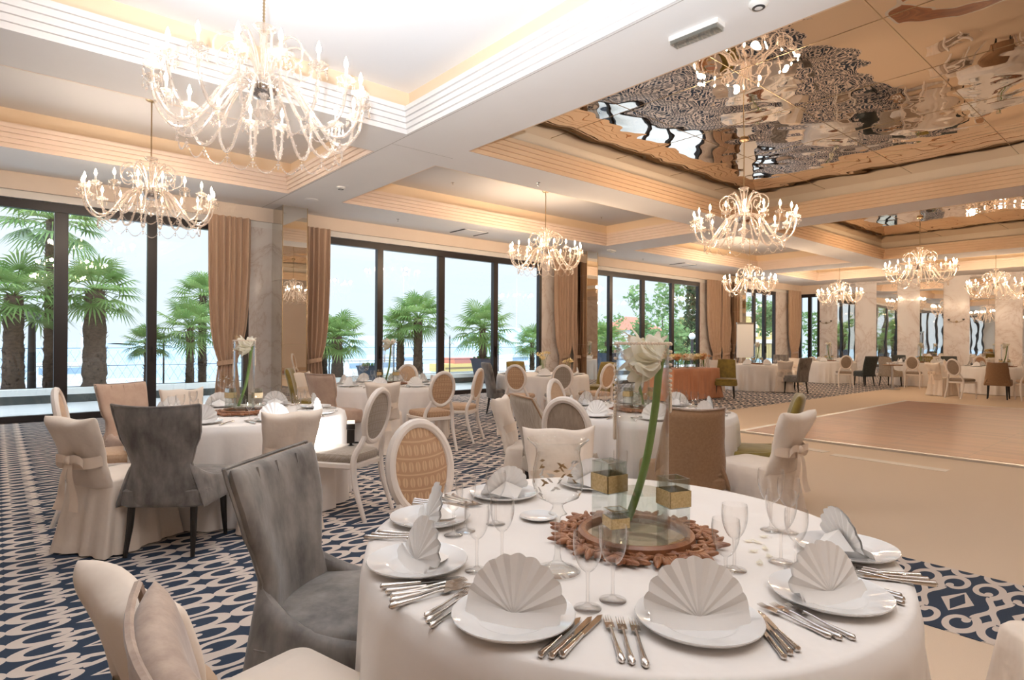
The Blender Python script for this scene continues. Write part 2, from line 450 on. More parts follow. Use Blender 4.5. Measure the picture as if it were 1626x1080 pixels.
# ================================================================== ROOM SHELL
YW = 12.70          # window plane
XF = 28.8           # far marble wall
XL, YB = -6.5, -6.0 # walls behind the camera
ZS, ZT, ZC = 4.08, 4.42, 4.66   # beam soffit, moulding top, coffer ceiling
MB().span((XL, YB, -0.12), (XF, YW + 0.12, 0.0)).build('floor', 'beige', smooth=False)
struct(bpy.data.objects['floor'])
def flat(poly, z): return MB().prism(poly, 0.0, z)
cm = MB()
for (x0, y0, x1, y1) in ((XL, 6.4, XF, YW), (XL, 1.0, 4.45, 6.4), (3.47, -4.0, 4.45, 1.0), (4.45, 4.3, 6.6, 6.4)):
    cm.span((x0, y0, 0.0005), (x1, y1, 0.004))
tag(cm.build('carpet', 'carpet', smooth=False, weld=False), 'navy carpet with cream scroll pattern covering the floor', 'carpet')
df = root('dance_floor', (12.58, 1.0, 0), 0, 'square brown parquet dance floor with silver metal edge', 'dance floor')
MB().span((-3.80, -3.67, 0.0005), (3.80, 3.67, 0.028)).build('parquet_deck', 'parquet', df, smooth=False)
eg = MB()
for (a, b) in (((-3.9, -3.77), (-3.8, 3.77)), ((3.8, -3.77), (3.9, 3.77)), ((-3.8, 3.67), (3.8, 3.77)), ((-3.8, -3.77), (3.8, -3.67))):
    eg.span((a[0], a[1], 0.0005), (b[0], b[1], 0.026))
eg.build('metal_edging', 'steel', df, smooth=False)
p0 = at(1235, 705); p1 = at(1312, 718); p2 = at(1322, 722); p3 = at(1505, 748)
tape = MB().box((0, 0, 0.002), (0.34, 1.05, 0.003))
for k, ((a, b), lb) in enumerate((((p0, p1), 'short pale tape strip on the beige floor by the slipcovered chair'), ((p2, p3), 'long pale tape strip on the beige floor before the dance floor'))):
    d = (b - a); c = (a + b) / 2
    o = MB().box((0, 0, 0.002), (d.length, 0.16, 0.003)).build('floor_tape', plain('pale floor tape %s' % ('short' if k == 0 else 'long'), '#d9cbbb', 0.45), smooth=False, loc=c, rz=ang(d)); tag(o, lb, 'floor tape')

# coffers: x0,x1,y0,y1,kind
COF = [(-0.9, 4.07, 7.77, 11.08, 'plain'), (5.1, 13.0, 7.77, 11.08, 'plain'), (14.2, 21.6, 7.77, 11.08, 'plain'), (22.9, 26.9, 7.77, 11.08, 'plain'),
       (-0.9, 4.07, -2.6, 6.87, 'plain'), (5.07, 13.2, -2.6, 6.87, 'mirror'), (14.13, 21.6, -2.6, 6.87, 'mirror'), (22.9, 26.9, -2.6, 6.87, 'plain'),
       (-6.0, -2.0, 7.77, 11.08, 'plain'), (-6.0, -2.0, -2.6, 6.87, 'plain')]
xs = sorted({XL, XF} | {c[0] for c in COF} | {c[1] for c in COF}); ys = sorted({YB, YW} | {c[2] for c in COF} | {c[3] for c in COF})
so = MB()
for i in range(len(xs) - 1):
    for j in range(len(ys) - 1):
        mx, my = (xs[i] + xs[i + 1]) / 2, (ys[j] + ys[j + 1]) / 2
        if any(c[0] < mx < c[1] and c[2] < my < c[3] for c in COF): continue
        so.span((xs[i], ys[j], ZS), (xs[i + 1], ys[j + 1], ZS + 0.03))
struct(so.build('ceiling', 'ceiling', smooth=False, weld=False))
MB().span((XL, YB, ZC + 0.30), (XF, YW, ZC + 0.36)).build('ceiling_slab', 'ceiling', smooth=False); struct(bpy.data.objects['ceiling_slab'])
def frame_ring(mb, x0, x1, y0, y1, t, z0, z1):
    # rectangular ring growing inwards by t
    mb.span((x0, y0, z0), (x1, y0 + t, z1)); mb.span((x0, y1 - t, z0), (x1, y1, z1))
    mb.span((x0, y0 + t, z0), (x0 + t, y1 - t, z1)); mb.span((x1 - t, y0 + t, z0), (x1, y1 - t, z1))
for k, (x0, x1, y0, y1, kind) in enumerate(COF):
    tr = MB(); n = 5; hz = (ZT - ZS) / n
    for i in range(n):                      # stepped ribs, each with a thin shadow groove
        z0 = ZS + i * hz; t = 0.02 + 0.018 * i
        frame_ring(tr, x0 - 0.02, x1 + 0.02, y0 - 0.02, y1 + 0.02, 0.02 + t, z0, z0 + hz * 0.78)
        frame_ring(tr, x0 - 0.02, x1 + 0.02, y0 - 0.02, y1 + 0.02, 0.02 + t - 0.014, z0 + hz * 0.78, z0 + hz)
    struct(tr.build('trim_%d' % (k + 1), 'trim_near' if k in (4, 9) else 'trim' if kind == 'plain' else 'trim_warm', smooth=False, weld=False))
    e = 0.06; zt = ZC if kind == 'plain' else ZC - 0.03
    w = MB(); frame_ring(w, x0 - e - 0.03, x1 + e + 0.03, y0 - e - 0.03, y1 + e + 0.03, 0.03, ZT, zt + 0.1)
    struct(w.build('ceiling_cove', 'cove_wall', smooth=False, weld=False))
    if kind == 'plain':
        struct(MB().span((x0 - e, y0 - e, zt), (x1 + e, y1 + e, zt + 0.03)).build('ceiling_coffer', 'coffer_flashlit' if k in (4, 9) else 'coffer', smooth=False))
    else:
        mm = MB()
        mm.span((x0 - e, y0 - e, zt), (x1 + e, y1 + e, zt + 0.02))
        struct(mm.build('ceiling_mirror', 'mirror_film' if x0 < 10 else 'mirror_film_far', smooth=False, weld=False))
        sm = MB(); nx = 5; ny = 6      # seams between the film panels
        for i in range(1, nx):
            xx = x0 + (x1 - x0) * i / nx; sm.span((xx - 0.004, y0, zt - 0.003), (xx + 0.004, y1, zt))
        for j in range(1, ny):
            yy = y0 + (y1 - y0) * j / ny; sm.span((x0, yy - 0.004, zt - 0.003), (x1, yy + 0.004, zt))
        struct(sm.build('ceiling_mirror_seam', 'brass', smooth=False, weld=False))
    # light strip lying in the cove behind the moulding lip
    st = MB(); frame_ring(st, x0 - 0.045, x1 + 0.045, y0 - 0.045, y1 + 0.045, 0.03, ZT + 0.002, ZT + 0.012)
    if kind == 'plain':
        struct(st.build('ceiling_light_strip', 'cove', smooth=False, weld=False))
# beam joint lines on the soffit
jl = MB(); jl.span((4.083, -2.6, ZS - 0.002), (4.093, 12.6, ZS)); jl.span((4.09, 7.30, ZS - 0.002), (5.1, 7.306, ZS))
struct(jl.build('ceiling_joint', plain('soffit joint', '#b9b0a9', 0.9), smooth=False, weld=False))
# pelmet along the windows
struct(MB().span((XL, 12.60, 3.80), (XF, 12.64, ZS)).build('trim_pelmet', 'wall_cream', smooth=False))
struct(MB().span((XL, 12.64, 3.80), (XF, YW, 3.82)).build('trim_pelmet_soffit', 'white_plastic', smooth=False))
# walls
WIN = [(-6.4, 3.87), (5.08, 12.03), (13.35, 20.33), (22.45, 26.45)]
wl = MB(); wl.span((XL, YW - 0.02, 3.68), (XF + 0.1, YW + 0.12, ZS + 0.6))
struct(wl.build('wall_window', 'white_plastic', smooth=False, weld=False))
edges = [XL] + [e for w in WIN for e in w] + [XF]
pr = MB()
for i in range(0, len(edges), 2):
    if edges[i + 1] - edges[i] > 0.2: pr.span((edges[i], YW - 0.02, 0), (edges[i + 1], YW + 0.12, 3.68))
struct(pr.build('wall_window_pier', 'marble', smooth=False, weld=False))
struct(MB().span((XF, YB, 0), (XF + 0.12, 11.75, ZS + 0.6)).build('wall_far', 'marble', smooth=False))
struct(MB().span((XF, 11.75, 3.68), (XF + 0.12, YW + 0.12, ZS + 0.6)).build('wall_far_header', 'wall_cream', smooth=False))
struct(MB().span((XL - 0.1, YB, 0), (XL, YW + 0.1, ZS + 0.6)).build('wall_left', 'wall_cream', smooth=False))
struct(MB().span((XL, YB - 0.1, 0), (XF, YB, ZS + 0.6)).build('wall_back', 'wall_cream', smooth=False))
# windows
def window(n, x0, x1, mull, y=YW, rot=False, z1=3.67):
    w = MB(); fw = 0.10
    def S(a, b):
        if rot: return w.span((XF + 0.0 + (a[1] - YW), a[0], a[2]), (XF + (b[1] - YW), b[0], b[2]))
        return w.span(a, b)
    S((x0, y - 0.02, z1 - 0.15), (x1, y + 0.10, z1)); S((x0, y - 0.02, 0.0), (x1, y + 0.10, 0.11))
    S((x0, y - 0.02, 0.11), (x0 + fw, y + 0.10, z1 - 0.15)); S((x1 - fw, y - 0.02, 0.11), (x1, y + 0.10, z1 - 0.15))
    for k, mx in enumerate(mull):
        wd = 0.15 if k % 2 == 0 else 0.19
        S((mx - wd / 2, y - 0.02 + 0.03 * (k % 2), 0.11), (mx + wd / 2, y + 0.10, z1 - 0.15))
    o = struct(w.build('window_%d' % n, 'frame_dark', smooth=False, weld=False))
    g = MB()
    if rot: g.span((XF + 0.035, x0 + 0.05, 0.08), (XF + 0.041, x1 - 0.05, z1 - 0.12))
    else: g.span((x0 + 0.05, y + 0.035, 0.08), (x1 - 0.05, y + 0.041, z1 - 0.12))
    g.build('glass', 'pane', o, smooth=False)
    hd = MB()
    for mx in mull[::2]: 
        if not rot: hd.span((mx - 0.012, y - 0.06, 0.95), (mx + 0.012, y - 0.02, 1.25))
    if hd.v: hd.build('handle', 'black', o, smooth=False)
window(1, -6.4, 3.87, [-4.4, -2.65, -0.9, 0.83, 2.17])
window(2, 5.08, 12.03, [6.82, 8.56, 10.31])
window(3, 13.35, 20.33, [15.13, 16.86, 18.57])
window(4, 22.45, 26.45, [23.65, 24.6, 25.5])
window(5, 11.75, 12.68, [12.2], rot=True)

# mirrored pillars
for k, (x0, x1) in enumerate(((4.32, 4.82), (13.28, 13.76), (22.15, 22.63))):
    ds = ('between the two nearest windows', 'beyond the second window', 'before the easel by the last window')[k]
    p = root('mirrored_pillar', ((x0 + x1) / 2, 12.30, 0), 0, 'square mirror clad pillar ' + ds, 'pillar')
    w = (x1 - x0) / 2
    MB().span((-w + .006, -0.234, 0), (w - .006, 0.37, ZS)).build('core', 'wall_cream', p, smooth=False)
    f = MB()
    for (za, zb) in ((0.0, 1.3), (1.303, 2.6), (2.603, 3.35), (3.353, ZS - 0.005)):
        f.span((-w, -0.24, za), (w, -0.235, zb)); f.span((-w, -0.235, za), (-w + .005, 0.37, zb)); f.span((w - .005, -0.235, za), (w, 0.37, zb))
    f.build('mirror_panel', 'mirror_pillar', p, smooth=False, weld=False)
    e = MB()
    for (sx, sy) in ((-w, -.24), (w, -.24)): e.box((sx, sy, ZS / 2), (0.012, 0.012, ZS))
    e.build('corner_strip', 'brass', p, smooth=False, weld=False)

# mirror panels on the far wall
MP = [(1330, 1358), (1392, 1425), (1461, 1498), (1540, 1580), (1624, 1668)]
for k, (a, b) in enumerate(MP):
    ya = atX(a, 500, XF).y; yb = atX(b, 500, XF).y
    o = MB().span((XF - 0.02, yb, 0.12), (XF - 0.002, ya, 4.0)).build('wall_mirror', 'mirror_wall', smooth=False)
    nth = ('nearest the windows', 'second from the windows', 'third from the windows', 'fourth from the windows', 'fifth, at the right edge')[k]
    tag(o, 'tall narrow mirror panel on the far marble wall, ' + nth, 'mirror')
for k, (px, py) in enumerate(((1312, 513), (1519, 511))):
    c = atX(px, py, XF)
    s_ = root('wall_sconce', (XF, c.y, c.z), 0, ('unlit dark wall sconce on the marble beside the corner window', 'unlit dark wall sconce on the marble above the right tables')[k], 'wall light')
    MB().lathe([(.001, -.02), (.05, -.02), (.05, 0), (.001, 0)], 12).xf(Matrix.Rotation(-pi / 2, 4, 'Y')).build('back_plate', 'brass', s_)
    ar = MB()
    for q in (-1, 1): ar.tube([(-.02, 0, 0), (-.07, q * .08, -.02), (-.08, q * .2, .02), (-.08, q * .24, .05)], .009, 6)
    ar.build('arm', 'brass', s_)
    cu = MB()
    for q in (-1, 1): cu.lathe([(.004, .0), (.03, .01), (.045, .06)], 10, (-.08, q * .24, .05))
    cu.build('glass_cup', 'grey_dark', s_)

# curtains: floor length with a tie at about 0.95 m
def curtain(xa, xb, xt0, xt1, label, zt=3.80, y=12.50, rot=False, seed=1):
    rnd = random.Random(seed); n = 72; ph = [rnd.uniform(0, 6.28) for _ in range(4)]
    zs = [zt, 3.3, 2.7, 2.1, 1.6, 1.25, 1.05, 0.95, 0.85, 0.65, 0.35, 0.02]
    fr = [1, 1, .99, .96, .88, .75, .62, .56, .6, .68, .76, .82]
    wa, wb = xa, xb; ca = (xt0 + xt1) / 2; wt = (xt1 - xt0)
    vs = []
    fold = max(5, int((xb - xa) / 0.11))
    for zz, f in zip(zs, fr):
        s = min(1, max(0, (3.3 - zz) / 2.35)) ** 2
        c = (wa + wb) / 2 * (1 - s) + ca * s
        wd = (wb - wa) * (1 - s) + wt * s * (f / 0.56)
        for i in range(n + 1):
            t = i / n - 0.5
            d = 0.045 * (1 - 0.5 * s) * sin(2 * pi * fold * (t + .02 * sin(9 * t + ph[0])) + ph[1]) + 0.015 * sin(31 * t + ph[2] + zz)
            vs.append((c + t * wd, y + d, zz))
    mb = MB(); fs = []
    for j in range(len(zs) - 1):
        for i in range(n): a = j * (n + 1) + i; fs.append((a, a + 1, a + n + 2, a + n + 1))
    mb.add(vs, fs)
    if rot: mb.v = [(XF - 0.12 + (p[1] - 12.5), p[0], p[2]) for p in mb.v]
    r = root('curtain', ((ca, y, 0) if not rot else (XF - 0.12, ca, 0)), 0, label, 'curtain')
    off = Vector(r.location); mb.v = [tuple(Vector(p) - off) for p in mb.v]
    mb.build('drape', 'curtain', r, sharp=None)
    tb = MB(); e = []
    for k in range(20):
        w = 2 * pi * k / 20; q = (ca + (wt / 2 + .02) * cos(w), y + 0.075 * sin(w), 0.95 + 0.03 * cos(w))
        e.append(q if not rot else (XF - 0.12 + q[1] - 12.5, q[0], q[2]))
    tb.grid(lambda u, v: Vector(e[int(round(u * 20)) % 20]) + Vector((0, 0, (v - .5) * .09)) - off, 20, 2, wrap=True)
    tb.build('tie_back', 'curtain', r, sharp=None)
    return r
curtain(3.06, 3.86, 3.25, 3.60, 'dusty rose tied curtain left of the pale marble pier', seed=2)
curtain(4.92, 5.52, 4.98, 5.32, 'dusty rose tied curtain right of the nearest mirrored pillar', seed=3)
curtain(12.38, 13.12, 12.62, 13.02, 'paler tied curtain hanging at the end of the second window', seed=4)
curtain(13.05, 13.86, 13.15, 13.6, 'darker tied curtain against the left side of the second pillar', seed=5, y=12.42)
curtain(20.55, 21.6, 21.0, 21.5, 'left half of the curtain pair between the third and fourth windows', seed=6)
curtain(21.5, 22.55, 21.6, 22.1, 'right half of the curtain pair between the third and fourth windows', seed=7, y=12.44)
curtain(27.35, 28.55, 27.6, 28.2, 'dusty rose tied curtain in the far corner of the room', seed=8)

# ceiling fittings
def tagc(o, l, c, g=None): return tag(o, l, c, g)
e_ = root('emergency_light', (4.57, 2.90, ZS), RAD(90 + 3), 'clear oblong emergency light on the beam before the ceiling mirror', 'emergency light')
MB().box((0, 0, -.02), (.46, .13, .04)).build('housing', 'white_plastic', e_, smooth=False)
MB().box((0, 0, -.055), (.44, .115, .03)).build('diffuser', 'block_glass', e_, smooth=False)
c = at(971, 397, ZS); e2 = copy_tree(e_, (c.x, c.y, ZS), 0.2, 'small white emergency light on the soffit beside the second pillar', None, 0.8)
sd = root('smoke_detector', (4.57, 2.34, ZS), 0, 'round grey smoke detector at the top edge of the beam', 'smoke detector')
MB().lathe([(.075, 0), (.075, -.02), (.05, -.04), (.03, -.045), (.001, -.045)], 20).build('body', 'white_plastic', sd)
MB().lathe([(.045, -.036), (.05, -.043), (.03, -.047)], 20).build('grille', 'grey_dark', sd)
copy_tree(sd, (4.58, 9.97, ZS), 0, 'small round smoke detector on the beam near the first pillar')
sp = root('ceiling_speaker', (4.57, 11.24, ZS), 0, 'flat round ceiling speaker just above the nearest mirrored pillar', 'speaker')
MB().lathe([(.12, 0), (.12, -.01), (.1, -.016), (.001, -.016)], 24).build('grille', 'ceiling', sp); MB().lathe([(.12, -.004), (.128, -.008), (.12, -.012)], 24, closed=True).build('rim', 'white_plastic', sp)
for k, (px, py) in enumerate(((745, 369), (1085, 420))):
    c = at(px, py, ZS)
    v_ = root('air_vent', (c.x, c.y, ZS), 0, ('flat square air vent in the soffit above the second window', 'flat square air vent in the soffit above the third window')[k], 'vent')
    MB().box((0, 0, -.008), (.62, .62, .012)).build('panel', 'ceiling', v_, smooth=False)
    sl = MB()
    for q in (-1, 1): sl.box((q * .36, 0, -.008), (.03, .60, .014)); 
    sl.build('slot', 'grey_dark', v_, smooth=False)
SPR = [(1010, 288), (860, 155), (353, 196), (905, 310), (632, 348), (355, 215), (1030, 408), (953, 387), (1005, 300)]
for k, (px, py) in enumerate(((632, 348, ), (719, 290), (855, 290), (955, 345), (1021, 411))):
    z = ZC if k in (1, 3) else ZS
    c = at(px, py, z)
    s_ = root('sprinkler', (c.x, c.y, z), 0, ('small sprinkler head over the second window', 'sprinkler head left of the chandelier in the second bay', 'sprinkler head on the beam beside the ceiling mirror', 'sprinkler head right of the chandelier in the second bay', 'small sprinkler head over the third window')[k], 'sprinkler')
    MB().lathe([(.035, 0), (.035, -.006), (.01, -.01), (.01, -.04), (.02, -.045), (.02, -.05), (.001, -.052)], 10).build('head', 'chrome', s_)
# ================================================================== OUTSIDE
struct(MB().span((-14, YW + 0.12, -0.12), (45, 16.3, -0.01)).build('terrace_ground', 'terrace', smooth=False))
struct(MB().span((-14, 16.3, -0.3), (45, 18.6, 0.17)).build('planter_wall', 'planter', smooth=False))
struct(MB().span((-14, 16.26, 0.17), (45, 16.62, 0.30)).build('planter_coping', 'coping', smooth=False))
struct(MB().span((-14, 16.7, 0.17), (45, 18.5, 0.20)).build('planter_ground', 'soil', smooth=False))
struct(MB().span((8.5, 18.6, -1.0), (160, 27.0, -0.6)).build('quay_ground', 'quay', smooth=False))
struct(MB().span((-400, 18.6, -2.3), (300, 900, -2.0)).build('sea', 'sea', smooth=False))
# deep eave over the windows
struct(MB().span((XL - 4, YW + 0.14, 4.02), (XF + 2, 14.3, 4.25)).build('roof_eave', 'white_plastic', smooth=False))
hl = MB(); rnd = random.Random(3)
pts = []
for i in range(60):
    x = 40 + i * 9; pts.append((x, 420 + 40 * sin(i * .3), 0))
def hillfn(u, v):
    x = 60 + 420 * u; h = (14 + 9 * sin(7 * u + 1) + 5 * sin(19 * u)) * (u ** .7) + 1
    return (x, 460 + 60 * (v - .5) * 2, -2 + h * sin(pi * v))
hl.grid(hillfn, 60, 7); struct(hl.build('hill', 'hill', sharp=None))
# terrace fence
px = -13.0; k = 0
def fence():
    f = root('wire_fence', (0, 18.52, 0.20), 0, 'dark iron post and wire fence along the planter before the sea', 'fence')
    w = MB()
    for z in (0.5, 0.95): w.box((10, 0, z), (48, .012, .012))
    for i in range(0, 240):
        x = -14 + i * .2
        if x < 9: w.box((x, 0, .48), (.004, .004, .95), mat=Matrix.Rotation(.5, 3, 'Y')); w.box((x, 0, .48), (.004, .004, .95), mat=Matrix.Rotation(-.5, 3, 'Y'))
    w.build('wire', 'iron', f, smooth=False, weld=False)
    for i in range(14):
        p = MB().tube([(0, 0, 0), (0, 0, 1.35)], .022, 6); p.lathe([(.03, 1.3), (.005, 1.42)], 6)
        p.tube([(0, 0, 1.0), (.1, 0, 1.12), (.2, 0, 1.05)], .01, 5)
        p.build('post', 'iron', f, loc=(-13 + i * 2.35, 0, 0))
fence()
# ---- fan palms
def palm_mesh(seed, n, L):
    rnd = random.Random(seed); mb = MB()
    for i in range(n):
        a = i * 2.399 + rnd.uniform(-.2, .2); el = 1.25 - 2.0 * (i / n) ** 0.9 + rnd.uniform(-.12, .12)
        d = Vector((cos(a) * cos(el), sin(a) * cos(el), sin(el)))
        pl = L * rnd.uniform(.42, .6); tip = d * pl + Vector((0, 0, -.12 * pl * cos(el)))
        mb.tube([(0, 0, 0), d * pl * .5, tip], [.018, .013, .01], 4, cap=False)
        side = d.cross(Vector((0, 0, 1)));
        side = side.normalized() if side.length > .05 else Vector((1, 0, 0))
        up = side.cross(d).normalized()
        nb = 19; bl = L * rnd.uniform(.48, .6)
        for j in range(nb):
            t = (j / (nb - 1) - .5) * 4.0
            q = (d * cos(t) + side * sin(t)).normalized(); ln = bl * (1 - .12 * abs(t))
            w = .021 * L; nrm = q.cross(up).normalized()
            p0 = tip; p1 = tip + q * ln * .55 + up * .06 * ln; p2 = tip + q * ln + Vector((0, 0, -.30 * ln * (.5 + rnd.random() * .5)))
            mb.add([p0 - nrm * .006, p0 + nrm * .006, p1 + nrm * w, p2, p1 - nrm * w], [(0, 1, 2, 4), (4, 2, 3)])
    return mb
def trunk_mb(h, r, seed):
    rnd = random.Random(seed); mb = MB()
    prof = []
    k = int(h / .09)
    for i in range(k + 1):
        z = h * i / k; rr = r * (1.08 - .25 * i / k) * rnd.uniform(.88, 1.06)
        prof.append((rr, z))
    mb.lathe(prof, 12)
    for i in range(int(h * 60)):
        a = rnd.uniform(0, 6.28); z = rnd.uniform(.05, h); rr = r * .92
        p = Vector((rr * cos(a), rr * sin(a), z)); o = Vector((cos(a), sin(a), 1.2)).normalized()
        tv = Vector((-sin(a), cos(a), 0)) * .03
        mb.add([p - tv, p + tv, p + o * rnd.uniform(.06, .14)], [(0, 1, 2)])
    return mb
PF = [palm_mesh(s, 30, L).mesh('palm_fronds', False, None, weld=False) for s, L in ((1, 1.3), (2, 1.2), (3, 1.1))]
for q in PF: q.materials.append(M['frond'])
# px, crown px-y, Y, trunk radius, size, ground z, label
PALMS = [(22, 470, 17.3, .20, .95, .20, 'palm at the left edge beyond the first pane'),
         (84, 350, 17.9, .17, 1.05, .20, 'tall palm rising behind the first window mullion'),
         (151, 462, 16.9, .24, 1.0, .20, 'stout palm with thick trunk in the middle of the left window'),
         (302, 520, 17.0, .10, .72, .20, 'small open palm before the left curtain'),
         (322, 470, 17.9, .11, .72, .20, 'slender palm half behind the left curtain'),
         (536, 535, 16.9, .17, .95, .20, 'palm beside the second curtain in the second window'),
         (510, 545, 17.8, .2, .8, .20, 'dark trunked palm partly behind the second curtain'),
         (664, 505, 17.4, .17, .95, .20, 'tall palm in the second pane of the middle window'),
         (636, 520, 18.0, .14, .85, .20, 'thin palm leaning left of the tall palm in the middle window'),
         (845, 545, 17.6, .10, .75, .20, 'small palm at the right end of the middle window'),
         (965, 540, 17.2, .15, .85, .20, 'palm seen beside the second mirrored pillar'),
         (235, 545, 17.5, .09, .6, .20, 'low palm at the second mullion of the left window')]
for i, (px, py, Y, r, s, gz, lb) in enumerate(PALMS):
    c = atY(px, py, Y)
    t = root('fan_palm', (c.x, c.y, gz), i * 1.3, 'green ' + lb, 'palm tree', 'palms on the terrace')
    del t['group']
    h = c.z - gz
    trunk_mb(h, r, i).build('trunk', 'trunk', t, sharp=None, weld=False)
    o = bpy.data.objects.new('fronds', PF[i % 3]); COL.objects.link(o); o.parent = t; o.location = (0, 0, h); o.scale = (s, s, s)
# palm in a dark pot, pots
def pot(loc, s, label, w=.42):
    p = root('planter_pot', loc, 0, label, 'plant pot')
    MB().lathe([(.001, 0), (.24, 0), (w, .82), (w + .03, .82), (w + .03, .88), (w - .03, .88), (w - .04, .80), (.001, .80)], 4).build('pot', 'pot_blue', p, smooth=False, rz=pi / 4)
    f = MB(); rnd = random.Random(int(loc[0] * 10))
    for i in range(26):
        a = rnd.uniform(0, 6.28); rr = rnd.uniform(0, .3); q = Vector((rr * cos(a), rr * sin(a), .82))
        f.ball(q + Vector((0, 0, rnd.uniform(0, .12))), rnd.uniform(.03, .06), 6, 4)
    f.build('plants', 'leaf', p)
    p.scale = (s, s, s); return p
def gpix(px, py, Y):
    return atY(px, py, Y)
for (px, py, Y, s, lb) in ((584, 596, 15.6, .62, 'dark tapered planter pot on the terrace beside the second window mullion'),
                           (766, 598, 15.8, .75, 'dark blue tapered planter pot holding the palm in the middle window'),
                           (935, 606, 15.7, .95, 'dark blue planter pot beside the second mirrored pillar'),
                           (962, 606, 14.6, .9, 'larger dark blue planter pot next to the pillar in the third window')):
    c = atY(px, py, Y); pot((c.x, c.y, max(0.0, c.z) * 0 - 0.01), s * 1.25, lb)
c = atY(766, 598, 15.8)
t = root('fan_palm', (c.x, c.y, .75), 0, 'bushy palm growing from the dark pot in the middle window', 'palm tree')
h = atY(763, 522, 15.8).z - .75
trunk_mb(max(.3, h), .13, 77).build('trunk', 'trunk', t, sharp=None, weld=False)
o = bpy.data.objects.new('fronds', PF[0]); COL.objects.link(o); o.parent = t; o.location = (0, 0, h); o.scale = (.95,) * 3
# globe lamps
for (px, py, Y, lb) in ((51, 500, 18.1, 'white globe street lamp on a grey post outside the left window'), (1099, 534, 19.5, 'white globe street lamp outside the third window')):
    c = atY(px, py, Y)
    l = root('globe_lamp', (c.x, c.y, .205 if px < 100 else -0.6), 0, lb, 'lamp post')
    q_ = c.z - l.location.z
    MB().tube([(0, 0, 0), (0, 0, q_ - .15)], [.09, .07], 10).build('post', 'iron', l)
    MB().ball((0, 0, q_), .19, 16, 10).build('globe', 'globe', l)
# broadleaf trees / cypress / hedge
def blob_tree(name, px, py, Y, w, h, lb, mat='leaf', n=900, ls=.16, trunk=True, z0=-.6, seed=1, conical=False):
    c = atY(px, py, Y); rnd = random.Random(seed)
    t = root(name, (c.x, c.y, z0), 0, lb, 'tree')
    zc = c.z - z0
    if trunk: MB().tube([(0, 0, 0), (.1, 0, zc * .5), (0, .05, zc)], [.14, .1, .05], 8).build('trunk', 'trunk', t)
    f = MB()
    cl_ = [Vector((rnd.gauss(0, .5) * w / 2, rnd.gauss(0, .5) * w / 2, zc + rnd.uniform(-.5, .5) * h)) for _ in range(16)]
    for i in range(n):
        if conical:
            zz = rnd.random(); rr = w / 2 * (1 - zz) ** .6 * sqrt(rnd.random()) ; a = rnd.uniform(0, 6.28)
            p = Vector((rr * cos(a), rr * sin(a), zc - h / 2 + h * zz))
        else:
            q = rnd.choice(cl_); p = q + Vector((rnd.gauss(0, 1), rnd.gauss(0, 1), rnd.gauss(0, 1))).normalized() * rnd.random() ** .4 * min(w, h) * .24
        d = Vector((rnd.gauss(0, 1), rnd.gauss(0, 1), rnd.gauss(0, 1))).normalized(); e = d.orthogonal().normalized() * ls * .5
        f.add([p - e, p + d * ls * .7 , p + e, p - d * ls * .7], [(0, 1, 2, 3)])
    f.build('foliage', mat, t, smooth=False, weld=False); return t
blob_tree('broadleaf_tree', 1052, 500, 34, 5.2, 7, 'large airy green tree in the middle of the third window', n=1500, ls=.34, seed=5)
blob_tree('broadleaf_tree', 1015, 535, 42, 4, 4.5, 'smaller green tree beside the red roofed house', n=700, ls=.34, seed=6)
blob_tree('cypress', 1098, 510, 30, 2.2, 9.5, 'dark narrow cypress at the right of the third window', 'cypress', n=1500, ls=.3, seed=7, conical=True)
blob_tree('broadleaf_tree', 1065, 545, 26, 3.6, 3.2, 'low bushy tree in front of the airy tree', n=900, ls=.25, seed=8)
blob_tree('broadleaf_tree', 948, 545, 30, 4, 3.6, 'green bush seen left of the second pillar', n=700, ls=.25, seed=9)
blob_tree('broadleaf_tree', 1212, 505, 24, 5, 2.6, 'green tree hanging over the yellow house', n=1400, ls=.24, seed=10)
for k, (y, lb) in enumerate(((12.6, 'bushy shrub outside the corner window, left one'), (10.2, 'bushy shrub outside the corner window, right one'))):
    t = root('garden_shrub', (XF + 2.2, y, 0), 0, lb, 'shrub'); f = MB(); rnd = random.Random(20 + k)
    for i in range(900):
        p = Vector((rnd.gauss(0, .45), rnd.gauss(0, .45), rnd.uniform(0, 2.9))); d = Vector((rnd.gauss(0, 1), rnd.gauss(0, 1), rnd.gauss(0, 1))).normalized(); e = d.orthogonal().normalized() * .07
        f.add([p - e, p + d * .12, p + e, p - d * .12], [(0, 1, 2, 3)])
    f.build('foliage', 'leaf', t, smooth=False, weld=False)
# houses
c = atY(1002, 545, 75)
hs = root('house', (c.x, 75, -.8), .2, 'pale distant house with a red tiled roof', 'house')
MB().span((-6, -4, 0), (6, 4, 4.6)).build('walls', 'house_wall', hs, smooth=False)
MB().add([(-6.6, -4.6, 4.5), (6.6, -4.6, 4.5), (6.6, 4.6, 4.5), (-6.6, 4.6, 4.5), (-2.4, 0, 7.2), (2.4, 0, 7.2)], [(0, 1, 5, 4), (1, 2, 5), (2, 3, 4, 5), (3, 0, 4), (3, 2, 1, 0)]).build('roof', 'roof_red', hs, smooth=False)
for i in range(4):
    f = MB().box((-4.2 + i * 2.8, -4.02, 2.6), (1.0, .1, 1.7)).build('window', 'frame_dark', hs, smooth=False)
c = atY(1208, 545, 30)
hs = root('house', (c.x, 30, -.2), 0, 'yellow villa with white bands seen through the fourth window', 'house')
MB().span((-5.5, -.1, 0), (5.5, 6, 4.3)).build('walls', 'yellow_wall', hs, smooth=False)
bd = MB(); bd.span((-5.7, -.35, 4.2), (5.7, 6.2, 4.55)); bd.span((-5.6, -.25, 1.55), (5.6, 0, 1.95)); bd.build('cornice', 'house_wall', hs, smooth=False, weld=False)
